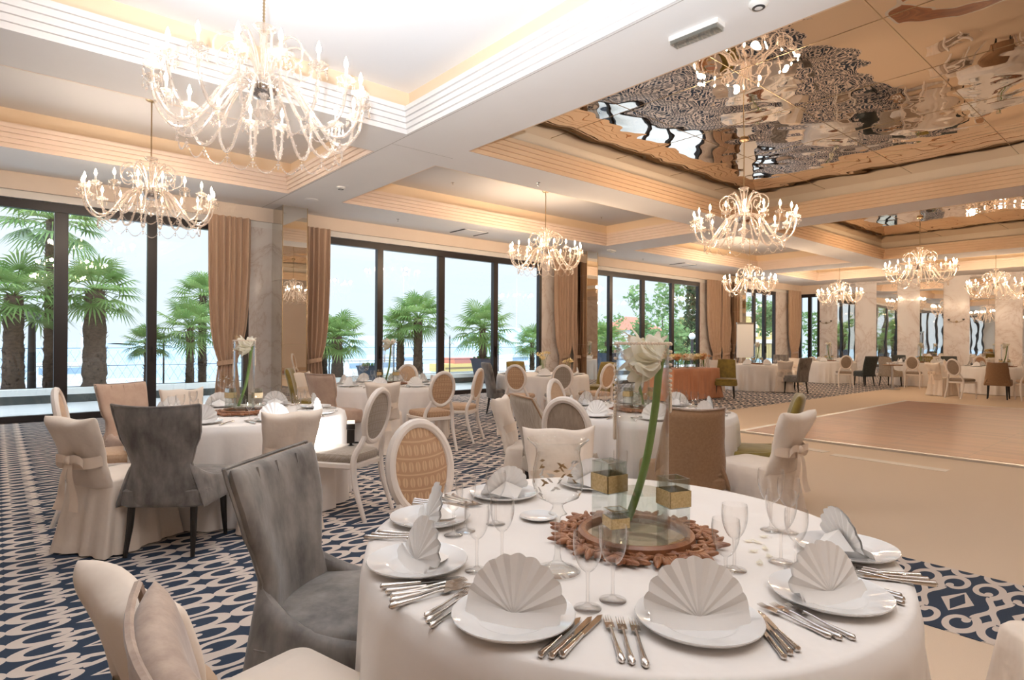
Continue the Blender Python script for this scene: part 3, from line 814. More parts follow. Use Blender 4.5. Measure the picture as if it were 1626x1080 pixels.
for i in range(4):
    MB().span((-4.6 + i * 2.6, -.22, 2.2), (-3.7 + i * 2.6, -.05, 3.8)).build('pilaster', 'house_wall', hs, smooth=False)
rl = MB()
for i in range(30): rl.box((-5 + i * .34, -1.6, .75), (.03, .03, 1.5))
rl.box((0, -1.6, 1.5), (10.4, .05, .05)); rl.build('railing', 'iron', hs, smooth=False, weld=False)
# marina beyond the quay
def boat(px, py, Y, L, lb, awn=None, rz=0.1):
    c = atY(px, py, Y)
    b = root('moored_boat', (c.x, Y, -2.02), rz, lb, 'boat')
    poly = [(-L / 2, -.9), (L * .25, -.95), (L / 2, 0), (L * .25, .95), (-L / 2, .9)]
    MB().prism(poly, 0.0, 1.35).build('hull', 'boat', b, smooth=False)
    MB().span((-L * .28, -.7, 1.35), (L * .12, .7, 2.25)).build('cabin', 'boat', b, smooth=False)
    st = MB().span((-L * .27, -.72, 1.75), (L * .11, .72, 2.05)).build('windows', 'blue', b, smooth=False)
    if awn: MB().span((-L * .45, -.9, 2.5), (L * .2, .9, 2.75)).build('awning', awn, b, smooth=False)
    MB().tube([(0, 0, 2.2), (0, 0, 9)], [.05, .03], 6).build('mast', 'boat', b)
boat(600, 575, 34, 9, 'white motor boat moored behind the dark pot in the middle window')
boat(640, 573, 44, 11, 'white sailing boat with blue windows far behind the tall palm')
boat(820, 575, 40, 8, 'small white boat at the right end of the middle window', rz=.4)
boat(130, 590, 36, 7, 'white boat low on the water beside the stout palm', rz=.2)
c = atY(735, 590, 30)
ks = root('quay_kiosk', (c.x, 30, -1.05), .05, 'yellow and white quay kiosk with a red canopy', 'kiosk')
MB().span((-3.2, -1, 0), (3.2, 1, 1.0)).build('counter', 'boat', ks, smooth=False)
MB().span((-3.3, -1.1, 1.0), (3.3, 1.1, 1.75)).build('fascia', 'boat_yellow', ks, smooth=False)
MB().span((-1.8, -1.0, 1.75), (1.6, 1, 2.3)).build('canopy', 'red', ks, smooth=False)
MB().span((-3.0, -1.12, 1.25), (3.0, -1.1, 1.42)).build('stripe', 'brass', ks, smooth=False)

# world: bright hazy overcast sky
w = bpy.data.worlds.new('World'); SC.world = w; w.use_nodes = True
nt = w.node_tree; nt.nodes.clear()
tc = nt.nodes.new('ShaderNodeTexCoord'); sx = nt.nodes.new('ShaderNodeSeparateXYZ'); nt.links.new(tc.outputs['Generated'], sx.inputs[0])
rp = nt.nodes.new('ShaderNodeValToRGB'); nt.links.new(sx.outputs[2], rp.inputs[0])
els = rp.color_ramp.elements; els[0].position = 0.0; els[0].color = (.156, .180, .202, 1); els[1].position = 0.22; els[1].color = (.166, .187, .206, 1)
for q, c_ in ((0.45, (.34, .385, .44, 1)), (0.75, (.52, .59, .66, 1)), (1.0, (.60, .67, .74, 1))):
    e = els.new(q); e.color = c_
bg = nt.nodes.new('ShaderNodeBackground'); nt.links.new(rp.outputs[0], bg.inputs[0]); bg.inputs[1].default_value = SKY
ou = nt.nodes.new('ShaderNodeOutputWorld'); nt.links.new(bg.outputs[0], ou.inputs[0])

ks.scale = (.62, .62, .62)
# ================================================================== CHANDELIERS
def smooth_path(P, k=5):
    P = [Vector(p) for p in P]; out = []
    for i in range(len(P) - 1):
        a, b, c, d = P[max(i - 1, 0)], P[i], P[i + 1], P[min(i + 2, len(P) - 1)]
        for j in range(k):
            t = j / k
            out.append(0.5 * ((2 * b) + (c - a) * t + (2 * a - 5 * b + 4 * c - d) * t * t + (3 * b - a - 3 * c + d) * t ** 3))
    out.append(P[-1]); return out
HUBZ = 3.36
def make_chandelier():
    r = root('chandelier', (0, 0, HUBZ), 0, 'crystal chandelier', 'chandelier')
    MB().lathe([(.001, 0), (.065, 0), (.075, -.02), (.06, -.035), (.012, -.045), (.001, -.045)], 20).build('ceiling_canopy', 'brass', r, loc=(0, 0, 1.295))
    ch = MB(); L = 1.0
    for i in range(30): ch.lathe([(.006, i / 30), (.012, (i + .5) / 30), (.006, (i + 1) / 30)], 6)
    o = ch.build('suspension_chain', 'brass', r, loc=(0, 0, .45)); o.scale = (1, 1, .82)
    MB().lathe([(.02, -.02), (.035, 0), (.03, .02), (.02, .1), (.028, .13), (.018, .2), (.026, .25), (.016, .34), (.024, .40), (.012, .44), (.05, .455), (.085, .49), (.08, .495), (.012, .47), (.010, .50)], 14).build('stem', 'crystal', r)
    MB().lathe([(.03, .05), (.09, .045), (.115, .01), (.11, -.03), (.08, -.06), (.03, -.08), (.001, -.082)], 18).build('hub', 'chrome', r)
    MB().lathe([(.02, -.08), (.035, -.10), (.02, -.13), (.05, -.17), (.10, -.19), (.055, -.235), (.02, -.25), (.03, -.28), (.001, -.31)], 14).build('finial', 'crystal', r)
    prof = [(.08, 0, .02), (.16, 0, .06), (.29, 0, -.03), (.42, 0, -.23), (.53, 0, -.355), (.64, 0, -.36), (.73, 0, -.25), (.765, 0, -.10), (.765, 0, -.05)]
    pth = smooth_path(prof, 4)
    am = MB().tube(pth, [.0125] * (len(pth) - 8) + [.011] * 8, 7)
    for i, p in enumerate(pth[6:-3:1]): am.octa((p.x, .015 * (1 if i % 2 else -1), p.z + .012), .009)
    ame = am.mesh('arm', True, 50); ame.materials.append(M['crystal'])
    pan = MB()
    def scal(u, v):
        w = 2 * pi * u; rr = (.018 + .052 * v) * (1 + .09 * v * cos(8 * w)); return (rr * cos(w), rr * sin(w), -.055 + .03 * v * v)
    pan.grid(scal, 24, 4, wrap=True); pan.lathe([(.015, -.05), (.03, -.035), (.042, -.005), (.03, -.015), (.015, -.02)], 12)
    pme = pan.mesh('drip_pan', True, 60, weld=False); pme.materials.append(M['crystal'])
    cme = MB().lathe([(.0095, -.03), (.0095, .055), (.001, .055)], 8).mesh('candle_sleeve'); cme.materials.append(M['white_paint'])
    bme = MB().lathe([(.008, .055), (.016, .075), (.0175, .09), (.012, .115), (.001, .145)], 8).mesh('bulb'); bme.materials.append(M['bulb'])
    dr = MB()
    for k in range(6):
        a = k * pi / 3 + .3; x, y = .062 * cos(a), .062 * sin(a)
        dr.octa((x, y, -.05), .007); dr.octa((x, y, -.068), .006); dr.octa((x, y, -.098), .011, .024)
    dr.tube([(.062 * cos(q * pi / 9), .062 * sin(q * pi / 9), -.045) for q in range(18)], .002, 4, closed=True)
    dme = dr.mesh('crystal_fringe', False, None, weld=False); dme.materials.append(M['crystal'])
    n = 18; ga = MB(); step = 2 * pi / n
    for j in range(17):
        t = j / 16; a = t * step; rr = .60; z = -.40 - .105 * (1 - (2 * t - 1) ** 2)
        ga.octa((rr * cos(a), rr * sin(a), z), .0085)
    ga.octa((.60, 0, -.425), .014); ga.octa((.60, 0, -.455), .01, .02)
    gme = ga.mesh('bead_garland', False, None, weld=False); gme.materials.append(M['crystal'])
    for i in range(n):
        a = i * step
        o = bpy.data.objects.new('arm', ame); COL.objects.link(o); o.parent = r; o.rotation_euler.z = a
        for nm, me in (('drip_pan', pme), ('candle_sleeve', cme), ('bulb', bme), ('crystal_fringe', dme)):
            q = bpy.data.objects.new(nm, me); COL.objects.link(q); q.parent = o; q.location = (.765, 0, 0)
        g = bpy.data.objects.new('bead_garland', gme); COL.objects.link(g); g.parent = r; g.rotation_euler.z = a
    sp = smooth_path([(.05, 0, .03), (.08, 0, .20), (.16, 0, .34), (.27, 0, .37), (.36, 0, .29), (.355, 0, .17), (.28, 0, .12), (.22, 0, .18), (.25, 0, .25), (.29, 0, .23)], 4)
    sm = MB().tube(sp, .009, 7).mesh('scroll', True, 50); sm.materials.append(M['crystal'])
    pl = smooth_path([(.04, 0, .03), (.06, 0, .18), (.10, 0, .32), (.145, 0, .41), (.17, 0, .42), (.17, 0, .395)], 4)
    pm = MB().tube(pl, .008, 7).mesh('plume', True, 50); pm.materials.append(M['crystal'])
    for i in range(9):
        o = bpy.data.objects.new('scroll', sm); COL.objects.link(o); o.parent = r; o.rotation_euler.z = (i + .5) * 2 * pi / 9
        o = bpy.data.objects.new('plume', pm); COL.objects.link(o); o.parent = r; o.rotation_euler.z = i * 2 * pi / 9
    return r
cp = Proto(make_chandelier())
CH = [(1.59, 4.88, 'large crystal chandelier hanging nearest, at the top left of the room', 0),
      (1.59, 9.42, 'crystal chandelier before the left windows, below the largest one', 0),
      (9.04, 9.42, 'crystal chandelier before the second window', 0),
      (9.04, 4.86, 'crystal chandelier hung under the big wavy ceiling mirror', 1),
      (17.9, 9.42, 'crystal chandelier before the third curtain pair, below the mirror hung one', 0),
      (24.9, 9.42, 'small looking chandelier furthest back by the corner window', 0),
      (17.95, 4.86, 'crystal chandelier hung under the far ceiling mirror', 1),
      (24.9, 4.6, 'chandelier closest to the mirrored marble end wall on the right', 0)]
CH += [(1.59, 0.1, 'added unseen crystal chandelier above and behind the camera, over the front table', 0), (9.04, 0.1, 'added unseen crystal chandelier under the big ceiling mirror, beyond the right edge', 1)]  # two chandeliers out of view, added for the light they give
for i, (x, y, lb, mir) in enumerate(CH):
    o = cp.put((x, y, HUBZ), .17 * i, lb, 'lit crystal chandeliers')
    del o['group']
    for c in list(o.children):
        if c.name.startswith('ceiling_canopy'): c.location.z = (ZC - (.03 if mir else 0)) - HUBZ
        if c.name.startswith('suspension_chain'): c.scale.z = (ZC - (.03 if mir else 0)) - HUBZ - .04 - .45
    warm = min(1.0, max(0.0, (x * .65 + y * .76 - 3.5) / 8))
    colr = tuple(a_ + (b_ - a_) * warm for a_, b_ in zip((1.0, .95, .91), LAMPCOL))
    for k in range(6):
        a = (3 * k + .5) * 2 * pi / 18
        ld = bpy.data.lights.new('candle_light', 'POINT'); ld.energy = LAMP * (1.0 if x > 3 else .62 if y > 7 else .68); ld.color = colr; ld.shadow_soft_size = 0.05
        lo = bpy.data.objects.new('candle_light', ld); COL.objects.link(lo); lo.parent = o; lo.location = (.765 * cos(a), .765 * sin(a), .12)
# ================================================================== CHAIRS (front faces +X)
def lerp_tab(tab, z):
    if z <= tab[0][0]: return tab[0][1]
    for (a, va), (b, vb) in zip(tab, tab[1:]):
        if z <= b:
            t = (z - a) / (b - a); t = t * t * (3 - 2 * t); return va + (vb - va) * t
    return tab[-1][1]
def rrect(x0, x1, y, r, k=4):
    P = []
    for (cx_, cy_, a0) in ((x1 - r, y - r, 0), (x0 + r, y - r, pi / 2), (x0 + r, -y + r, pi), (x1 - r, -y + r, 1.5 * pi)):
        for i in range(k + 1):
            a = a0 + pi / 2 * i / k; P.append((cx_ + r * cos(a), cy_ + r * sin(a)))
    return P
def soft_slab(poly, z0, z1, rb=.02):
    # rounded-edge slab from a polygon (convex)
    mb = MB(); n = len(poly); cx_ = sum(p[0] for p in poly) / n; cy_ = sum(p[1] for p in poly) / n
    def ring(f, z): return [(cx_ + (p[0] - cx_) * f, cy_ + (p[1] - cy_) * f, z) for p in poly]
    R = [ring(.0001, z0), ring(.93, z0), ring(1, z0 + rb), ring(1, z1 - rb), ring(.96, z1 - rb * .3), ring(.88, z1), ring(.5, z1 + rb * .35), ring(.0001, z1 + rb * .45)]
    vs = [q for rr in R for q in rr]; fs = []
    for k in range(len(R) - 1):
        for i in range(n): fs.append((k * n + i, k * n + (i + 1) % n, (k + 1) * n + (i + 1) % n, (k + 1) * n + i))
    return mb.add(vs, fs)
def legs(r, pts, mat, r0=.024, r1=.013, splay=.05, z=.32):
    for (x, y) in pts:
        sx = (1 if x > 0 else -1) * splay * .6 * (1.6 if x < 0 else .5); sy = (1 if y > 0 else -1) * splay * .3
        MB().tube([(x, y, z), (x + sx * .3, y + sy * .3, z * .55), (x + sx, y + sy, 0)], [r0, (r0 + r1) / 2 + .002, r1], 8).build('leg', mat, r)
def up_chair(name, label, cat_mat, tab, ztop, hw_seat=.25, curve=.05, lean=.11, arm=.55, arm_front=.485, leg='black', th=.075, zb=.31, tuft=False, piping=None, topdip=0.0, seat_mat=None, seat_x=.25, fold=0.0):
    r = root(name, (0, 0, 0), 0, label, 'chair')
    def bf(u, v):
        z = zb + (ztop - zb) * v; h = lerp_tab(tab, z)
        t = max(0, (z - .42) / (ztop - .42))
        x = -.235 - lean * t ** 1.3 + curve * abs(u) ** 2.2 * (1 if z < .8 else 1 - .3 * (z - .8) / .2)
        return (x, u * h, z - topdip * (1 - u * u) * v ** 4)
    MB().pillow(bf, th, 17, 21, 8, 14).build('backrest', cat_mat, r)
    seat = soft_slab(rrect(-.24, seat_x, hw_seat, .09), .42, .485, .03); seat.build('seat', seat_mat or cat_mat, r)
    soft_slab(rrect(-.25, seat_x + .01, hw_seat + .012, .09), zb, .43, .015).build('seat_base', cat_mat, r)
    if arm:
        for s in (-1, 1):
            def af(u, v, s=s):
                t = (u + 1) / 2; x = -.235 + (seat_x + .20) * t
                zt = arm + (arm_front - arm) * (1 - (1 - t) ** 3.6)
                y = hw_seat + .010 - .035 * max(0, (t - .8) / .2) ** 2 - .095 * (1 - t) ** 3 * v
                return (x, s * (y - .012 * v * v), zb + (zt - zb) * v)
            MB().pillow(af, .058, 15, 11, 7, 7).build('side_wing', cat_mat, r)
    legs(r, ((.19, hw_seat - .05), (.19, -hw_seat + .05), (-.20, hw_seat - .07), (-.20, -hw_seat + .07)), leg, z=zb + .02)
    if tuft:
        bt = MB()
        for (u, v) in ((-.45, .72), (.05, .72), (.5, .72)):
            p = Vector(bf(u, v)); bt.ball(p + Vector((th / 2 - .006, 0, 0)), .013, 8, 6, (.5, 1, 1))
        bt.build('button', cat_mat, r)
        sm = MB()
        for u in (-.45, .05, .5):
            for (va, vb) in ((.72, .985), (.3, .72)):
                sm.tube([Vector(bf(u + (.12 if vb < .9 and k < 3 else 0) * (3 - k) / 3, va + (vb - va) * k / 4)) + Vector((th / 2 - .003, 0, 0)) for k in range(5)], .0045, 5)
        sm.build('seam', cat_mat, r)
    if piping:
        P = [Vector(bf(-1, v / 12)) for v in range(2, 13)] + [Vector(bf(u / 6, 1)) for u in range(-6, 7)] + [Vector(bf(1, v / 12)) for v in range(12, 1, -1)]
        MB().tube([p + Vector((-th * .32, 0, 0)) for p in P], .007, 6).build('piping', piping, r)
    return r
WING = [(.31, .235), (.45, .245), (.52, .205), (.59, .182), (.68, .212), (.78, .25), (.96, .268)]
TAPER = [(.31, .235), (.5, .25), (.7, .235), (.93, .215)]
STRAIGHT = [(.31, .22), (.5, .22), (.95, .235)]
P_ = {}
P_['wing_grey'] = Proto(up_chair('wing_chair', 'x', 'velvet_grey', WING, .97, .262, .06, .085, .60, .462, seat_x=.29, tuft=True, piping='velvet_grey', topdip=.015))
P_['wing_taupe'] = Proto(up_chair('wing_chair', 'x', 'velvet_taupe', WING, .97, .262, .06, .085, .60, .462, seat_x=.29, tuft=False, piping='velvet_taupe', topdip=.015))
P_['wing_beige'] = Proto(up_chair('wing_chair', 'x', 'velvet_beige', [(.31, .235), (.45, .24), (.53, .20), (.62, .19), (.72, .23), (.96, .245)], .96, .25, .04, .10, .53, .48, tuft=True, piping='velvet_taupe', topdip=.01))
P_['stripe'] = Proto(up_chair('striped_chair', 'x', 'stripe_taupe', TAPER, .94, .26, .10, .16, .62, .50, piping='brown_weave', topdip=-.02))
P_['barrel'] = Proto(up_chair('barrel_chair', 'x', 'brown_weave', [(.34, .245), (.5, .25), (.7, .225), (.93, .2)], .93, .25, .10, .10, .60, .50, zb=.34, piping='velvet_taupe', topdip=.01))
P_['mustard'] = Proto(up_chair('mustard_chair', 'x', 'mustard', [(.31, .225), (.5, .235), (.7, .225), (.95, .21)], .95, .25, .05, .12, .52, .48, topdip=-.01))
P_['charcoal'] = Proto(up_chair('charcoal_chair', 'x', 'charcoal', STRAIGHT, .97, .23, .03, .17, .52, .47))
P_['slate'] = Proto(up_chair('grey_dining_chair', 'x', 'velvet_grey', STRAIGHT, .98, .23, .03, .12, 0, .47))

def oval_chair(label, front, back, seat):
    r = root('oval_back_chair', (0, 0, 0), 0, label, 'chair')
    a, b, zc, lean = .162, .203, .785, .20
    def bp(y, z): return Vector((-.245 - (z - .47) * lean, y, z))
    ring = [bp(a * cos(2 * pi * k / 40), zc + b * sin(2 * pi * k / 40)) for k in range(40)]
    fr = MB()
    fr.tube(ring, .024, 8, closed=True); fr.tube([p + Vector((.012, 0, 0)) for p in ring], .012, 6, closed=True)
    fr.build('back_frame', 'white_paint', r)
    def pad(sgn):
        mb = MB()
        def fn(u, v):
            w = 2 * pi * u; rr = v; p = bp((a - .012) * rr * cos(w), zc + (b - .012) * rr * sin(w))
            return p + Vector((sgn * (.006 + .014 * (1 - rr ** 2.5)), 0, 0))
        mb.grid(fn, 36, 7, wrap=True); return mb
    pad(1).build('back_pad', front, r, sharp=None); pad(-1).build('back_panel', back, r, sharp=None)
    for s in (-1, 1):
        pts = smooth_path([bp(s * .125, .645), bp(s * .150, .585), (-.235, s * .185, .50), (-.225, s * .192, .42), (-.245, s * .195, .26), (-.335, s * .2, 0)], 3)
        MB().tube(pts, [.02] * 4 + [.024] * (len(pts) - 7) + [.02, .018, .016], 8).build('rear_leg', 'white_paint', r)
        MB().tube(smooth_path([(.205, s * .20, .43), (.213, s * .208, .34), (.21, s * .207, .2), (.225, s * .21, 0)], 3), [.028, .027, .026, .025, .023, .021, .019, .017, .016, .015][:10], 8).build('front_leg', 'white_paint', r)
    trap = []
    for (x, y) in rrect(-.245, .235, .225, .07): trap.append((x, y * (.86 + .14 * (x + .245) / .48)))
    soft_slab(trap, .385, .435, .01).build('seat_frame', 'white_paint', r)
    soft_slab([(p[0] * .97, p[1] * .96) for p in trap], .43, .505, .028).build('seat', seat, r)
    return r
P_['oval_gold'] = Proto(oval_chair('x', 'gold_medallion', 'gold_medallion', 'gold_medallion'))
P_['oval_grey'] = Proto(oval_chair('x', 'grey_medallion', 'grey_medallion', 'grey_medallion'))
P_['oval_tan'] = Proto(oval_chair('x', 'tan_cloth', 'tan_cloth', 'tan_cloth'))
P_['oval_taupe'] = Proto(oval_chair('x', 'taupe_cloth', 'taupe_cloth', 'taupe_cloth'))

def slip_chair(seed, bow=True):
    rnd = random.Random(seed)
    r = root('slipcovered_chair', (0, 0, 0), 0, 'x', 'chair')
    tab = [(.40, .205), (.52, .195), (.60, .174), (.66, .178), (.78, .195), (.88, .20)]
    pa, pb = rnd.uniform(0, 6), rnd.uniform(0, 6)
    def bf(u, v):
        z = .42 + .46 * v; h = lerp_tab(tab, z)
        g = math.exp(-((z - .62) / .10) ** 2)
        x = -.205 - .13 * max(0, v) ** 1.2 + .012 * sin(7 * u + pa) * (.2 + g) + .006 * sin(3.1 * u + 9 * v + pb)
        z2 = z + (.022 * abs(u) ** 3 - .010 + .006 * sin(5 * u + pb)) * v ** 6
        return (x, u * h * (1 + .05 * v ** 5), z2)
    MB().pillow(bf, lambda u, v: .055 + .05 * v * v, 25, 25, 8, 12).build('back_cover', 'slip', r, sharp=None)
    poly = rrect(-.215, .235, .215, .05, 8); n = len(poly); mb = MB(); R = []
    pts = []
    for (p, q) in zip(poly, poly[1:] + poly[:1]):
        k = max(1, int(math.hypot(q[0] - p[0], q[1] - p[1]) / .02))
        for i in range(k): pts.append((p[0] + (q[0] - p[0]) * i / k, p[1] + (q[1] - p[1]) * i / k))
    n = len(pts); ph = rnd.uniform(0, 6)
    for (z, f, am) in ((.485, .0001, 0), (.488, .6, 0), (.482, .94, 0), (.465, 1.0, .001), (.40, 1.02, .006), (.28, 1.06, .014), (.14, 1.11, .022), (.012, 1.17, .03)):
        ring = []
        for i, (x, y) in enumerate(pts):
            w = 2 * pi * i / n
            d = am * (sin(7 * w + ph) * .6 + sin(11 * w + 2 * ph) * .5 + .4 * sin(19 * w))
            l = math.hypot(x, y); ex = x * f + x / l * d; ey = y * f + y / l * d
            if x < 0: ex -= .05 * (f - 1) * 4 * (1 if f > 1 else 0)
            ring.append((ex, ey, z))
        R += ring
    fs = []
    for k in range(7):
        for i in range(n): fs.append((k * n + i, k * n + (i + 1) % n, (k + 1) * n + (i + 1) % n, (k + 1) * n + i))
    mb.add(R, fs).build('skirt', 'slip', r, sharp=None)
    sh = MB(); e = [(-.255 + .075 * cos(2 * pi * k / 24), .175 * sin(2 * pi * k / 24), .615 + .02 * cos(2 * pi * k / 24)) for k in range(24)]
    sh.grid(lambda u, v: Vector(e[int(round(u * 24)) % 24]) + Vector((0, 0, (v - .5) * .07)), 24, 3, wrap=True); sh.build('sash', 'sash', r, sharp=None)
    if bow:
        b = MB()
        for s in (-1, 1):
            def loop(u, v, s=s):
                t = u * 2 * pi; rr = .055 * (1 - cos(t)) ; return (-.335 - .02 * sin(t) , s * (.008 + rr * .95), .62 + .03 * sin(t) * (rr / .11 + .2) + (v - .5) * .05 - .15 * rr)
            b.grid(loop, 18, 3)
            def tail(u, v, s=s):
                return (-.335 - .03 * v - .01 * sin(6 * v), s * (.012 + .06 * v) + (u - .5) * (.03 + .05 * v), .61 - .30 * v)
            b.grid(tail, 4, 8)
        b.ball((-.34, 0, .618), .026, 8, 6, (1, 1, 1.1)); b.build('bow', 'sash', r, sharp=None, weld=False)
    return r
P_['slip'] = Proto(slip_chair(1)); P_['slip2'] = Proto(slip_chair(5)); P_['slip_plain'] = Proto(slip_chair(9, False))
BACKX = {'slip': -.33, 'slip2': -.33, 'slip_plain': -.33, 'oval_gold': -.35, 'oval_grey': -.35, 'oval_tan': -.35, 'oval_taupe': -.35}
TOPZ = {'slip': .89, 'slip2': .89, 'slip_plain': .89, 'oval_gold': 1.0, 'oval_grey': 1.0, 'oval_tan': 1.0, 'oval_taupe': 1.0, 'wing_grey': .97, 'wing_taupe': .97, 'wing_beige': .96, 'stripe': .95, 'barrel': .93, 'mustard': .95, 'charcoal': .97, 'slate': .98}
TB = {}   # table centres, filled below
CHAIRS = []
def chair(kind, px, py, face, label, depth=None, off=0.0, group=None):
    """px,py = top centre of the back in the photo; face = table key or heading in degrees; depth = distance along the view if the height is not to be trusted"""
    bx = BACKX.get(kind, -.35); zt = TOPZ[kind]
    if depth is None:
        p = at(px, py, zt)
    else:
        q = ray(px, py) * depth + CAMP; p = q
    if isinstance(face, str):
        d = Vector(TB[face][:2]) - Vector((p.x, p.y)); a = ang(d) + RAD(off)
    else: a = RAD(face)
    loc = (p.x - bx * cos(a), p.y - bx * sin(a), 0.0045)
    if not on_carpet(loc): loc = (loc[0], loc[1], 0.0)
    o = P_[kind].put(loc, a, label, group)
    CHAIRS.append((kind, label, loc, a)); return o
def on_carpet(p):
    x, y = p[0], p[1]
    return y > 6.2 or (x < 4.7 and y > .8) or (3.3 < x < 4.6)
# ================================================================== TABLES
TZ = 0.75
CTOP = TZ + 0.002
def tablecloth(name, label, c, a, b, rz, seed, zb=.012, folds=13, mat='linen'):
    rnd = random.Random(seed); ph = [rnd.uniform(0, 6.28) for _ in range(6)]; n = 180
    R = []
    for f in (.0001, .3, .6, .85, .975): R.append([(a * f * cos(2 * pi * i / n), b * f * sin(2 * pi * i / n), TZ) for i in range(n)])
    for k in range(13):
        t = k / 12; z = TZ - .004 - (TZ - .004 - zb) * t
        rg = []
        for i in range(n):
            w = 2 * pi * i / n
            am = .050 * min(1, t * 1.6) ** 1.3 * (.45 + .55 * sin(3 * w + ph[3]) ** 2)
            d = am * (.55 * sin(folds * w + ph[0] + .5 * sin(2 * w + ph[4])) + .35 * sin((folds * 1.7) // 1 * w + ph[1]) + .25 * sin((folds * 2.6) // 1 * w + ph[2] + t))
            g = (0.0 if k == 0 else .012) + .03 * t + d
            rg.append(((a + g) * cos(w), (b + g) * sin(w), z))
        R.append(rg)
    vs = [q for r in R for q in r]; fs = []
    for k in range(len(R) - 1):
        for i in range(n): fs.append((k * n + i, k * n + (i + 1) % n, (k + 1) * n + (i + 1) % n, (k + 1) * n + i))
    o = MB().add(vs, fs).build(name, mat, sharp=None, loc=(c[0], c[1], 0), rz=rz)
    tag(o, label, 'tablecloth'); return o
vd = ang(FWD)
TABLES = [('T1', (1.547, 1.266), .852, .80, 'the front table', 'large round table cloth in white linen, nearest the camera'),
          ('T2', (1.62, 5.42), .84, .84, 'the far left table', 'white floor length cloth on the round table under the largest chandelier'),
          ('T3', (4.30, 7.75), .84, .84, 'the second window table', 'white floor length cloth on the round table in front of the second window'),
          ('T4', (8.05, 8.45), .88, .88, 'the second pillar table', 'white floor length cloth on the round table by the second pillar'),
          ('T5', (4.50, 3.42), .84, .84, 'the table behind the vase', 'white floor length cloth on the round table right behind the tall flower vase'),
          ('T7', (17.1, 8.75), .9, .9, 'the table past the peach one', 'white floor length cloth on the round table beyond the peach skirted one'),
          ('T8', (22.5, 8.85), .85, .85, 'the far corner table', 'white floor length cloth on the round table in the far corner'),
          ('T9', (23.4, 6.3), .85, .85, 'the marble wall table', 'white floor length cloth on the round table by the marble end wall'),
          ('T10', (21.4, 3.75), 1.0, 1.0, 'the right edge table', 'white floor length cloth on the round table at the right edge')]
TDESC = {}
for i, (k, c, a, b, d, lb) in enumerate(TABLES):
    TB[k] = c; TDESC[k] = d
    tablecloth('tablecloth', lb, c, a, b, vd, 10 + i, folds=(14, 17, 19, 18, 16, 21, 19, 18, 22)[i])
TB['T6'] = (12.8, 8.45)
# peach skirted table
def rect_cloth():
    P = rrect(-.95, .95, .42, .05, 4); pts = []
    for (p, q) in zip(P, P[1:] + P[:1]):
        k = max(1, int(math.hypot(q[0] - p[0], q[1] - p[1]) / .03))
        for i in range(k): pts.append((p[0] + (q[0] - p[0]) * i / k, p[1] + (q[1] - p[1]) * i / k))
    n = len(pts); R = [[(0, 0, TZ)] * n, [(x * .98, y * .98, TZ) for x, y in pts]]
    for k in range(11):
        t = k / 10; rg = []
        for i, (x, y) in enumerate(pts):
            s = i / n; l = math.hypot(x, y)
            d = .035 * t ** .7 * (sin(s * 2 * pi * 31 + 2 * sin(s * 40)) * .6 + .4 * sin(s * 2 * pi * 53)) + .10 * t ** 2 * (abs(x) > .7) + .02 * t
            sag = .035 * abs(sin(s * pi * 9)) * max(0, 1 - abs(t - .25) * 5) * .4
            rg.append((x + x / l * d, y + y / l * d + (-.02 * sag), TZ - .003 - (TZ - .02) * t))
        R.append(rg)
    vs = [q for r in R for q in r]; fs = []
    for k in range(len(R) - 1):
        for i in range(n): fs.append((k * n + i, k * n + (i + 1) % n, (k + 1) * n + (i + 1) % n, (k + 1) * n + i))
    o = MB().add(vs, fs).build('table_skirt', 'peach', sharp=None, loc=(12.82, 8.45, 0)); tag(o, 'draped peach satin skirt on the long flower table', 'tablecloth')
    o.rotation_euler.z = -.04
rect_cloth()

# ---------------------------------------------------------------- tableware meshes
def me_of(mb, name, mat, smooth=True, sharp=45, weld=True):
    q = mb.mesh(name, smooth, sharp, weld); q.materials.append(M[mat]); return q
def inst(name, me, loc, rz=0.0, label=None, cat=None, group=None, s=1.0, tilt=None):
    o = bpy.data.objects.new(name, me); COL.objects.link(o); o.location = loc; o.rotation_euler = (0, 0, rz)
    if tilt: o.rotation_euler = (tilt[0], tilt[1], rz)
    o.scale = (s, s, s)
    if label: tag(o, label, cat, group)
    return o
PLATE = me_of(MB().lathe([(.001, .004), (.075, .004), (.082, .007), (.09, .011), (.135, .019), (.139, .021), (.140, .019), (.136, .014), (.09, .004), (.08, .0), (.001, .0)], 48), 'plate', 'porcelain', sharp=60)
SAUCER = me_of(MB().lathe([(.001, .003), (.04, .003), (.048, .007), (.066, .012), (.067, .010), (.045, .0), (.001, .0)], 32), 'side_plate', 'porcelain', sharp=60)
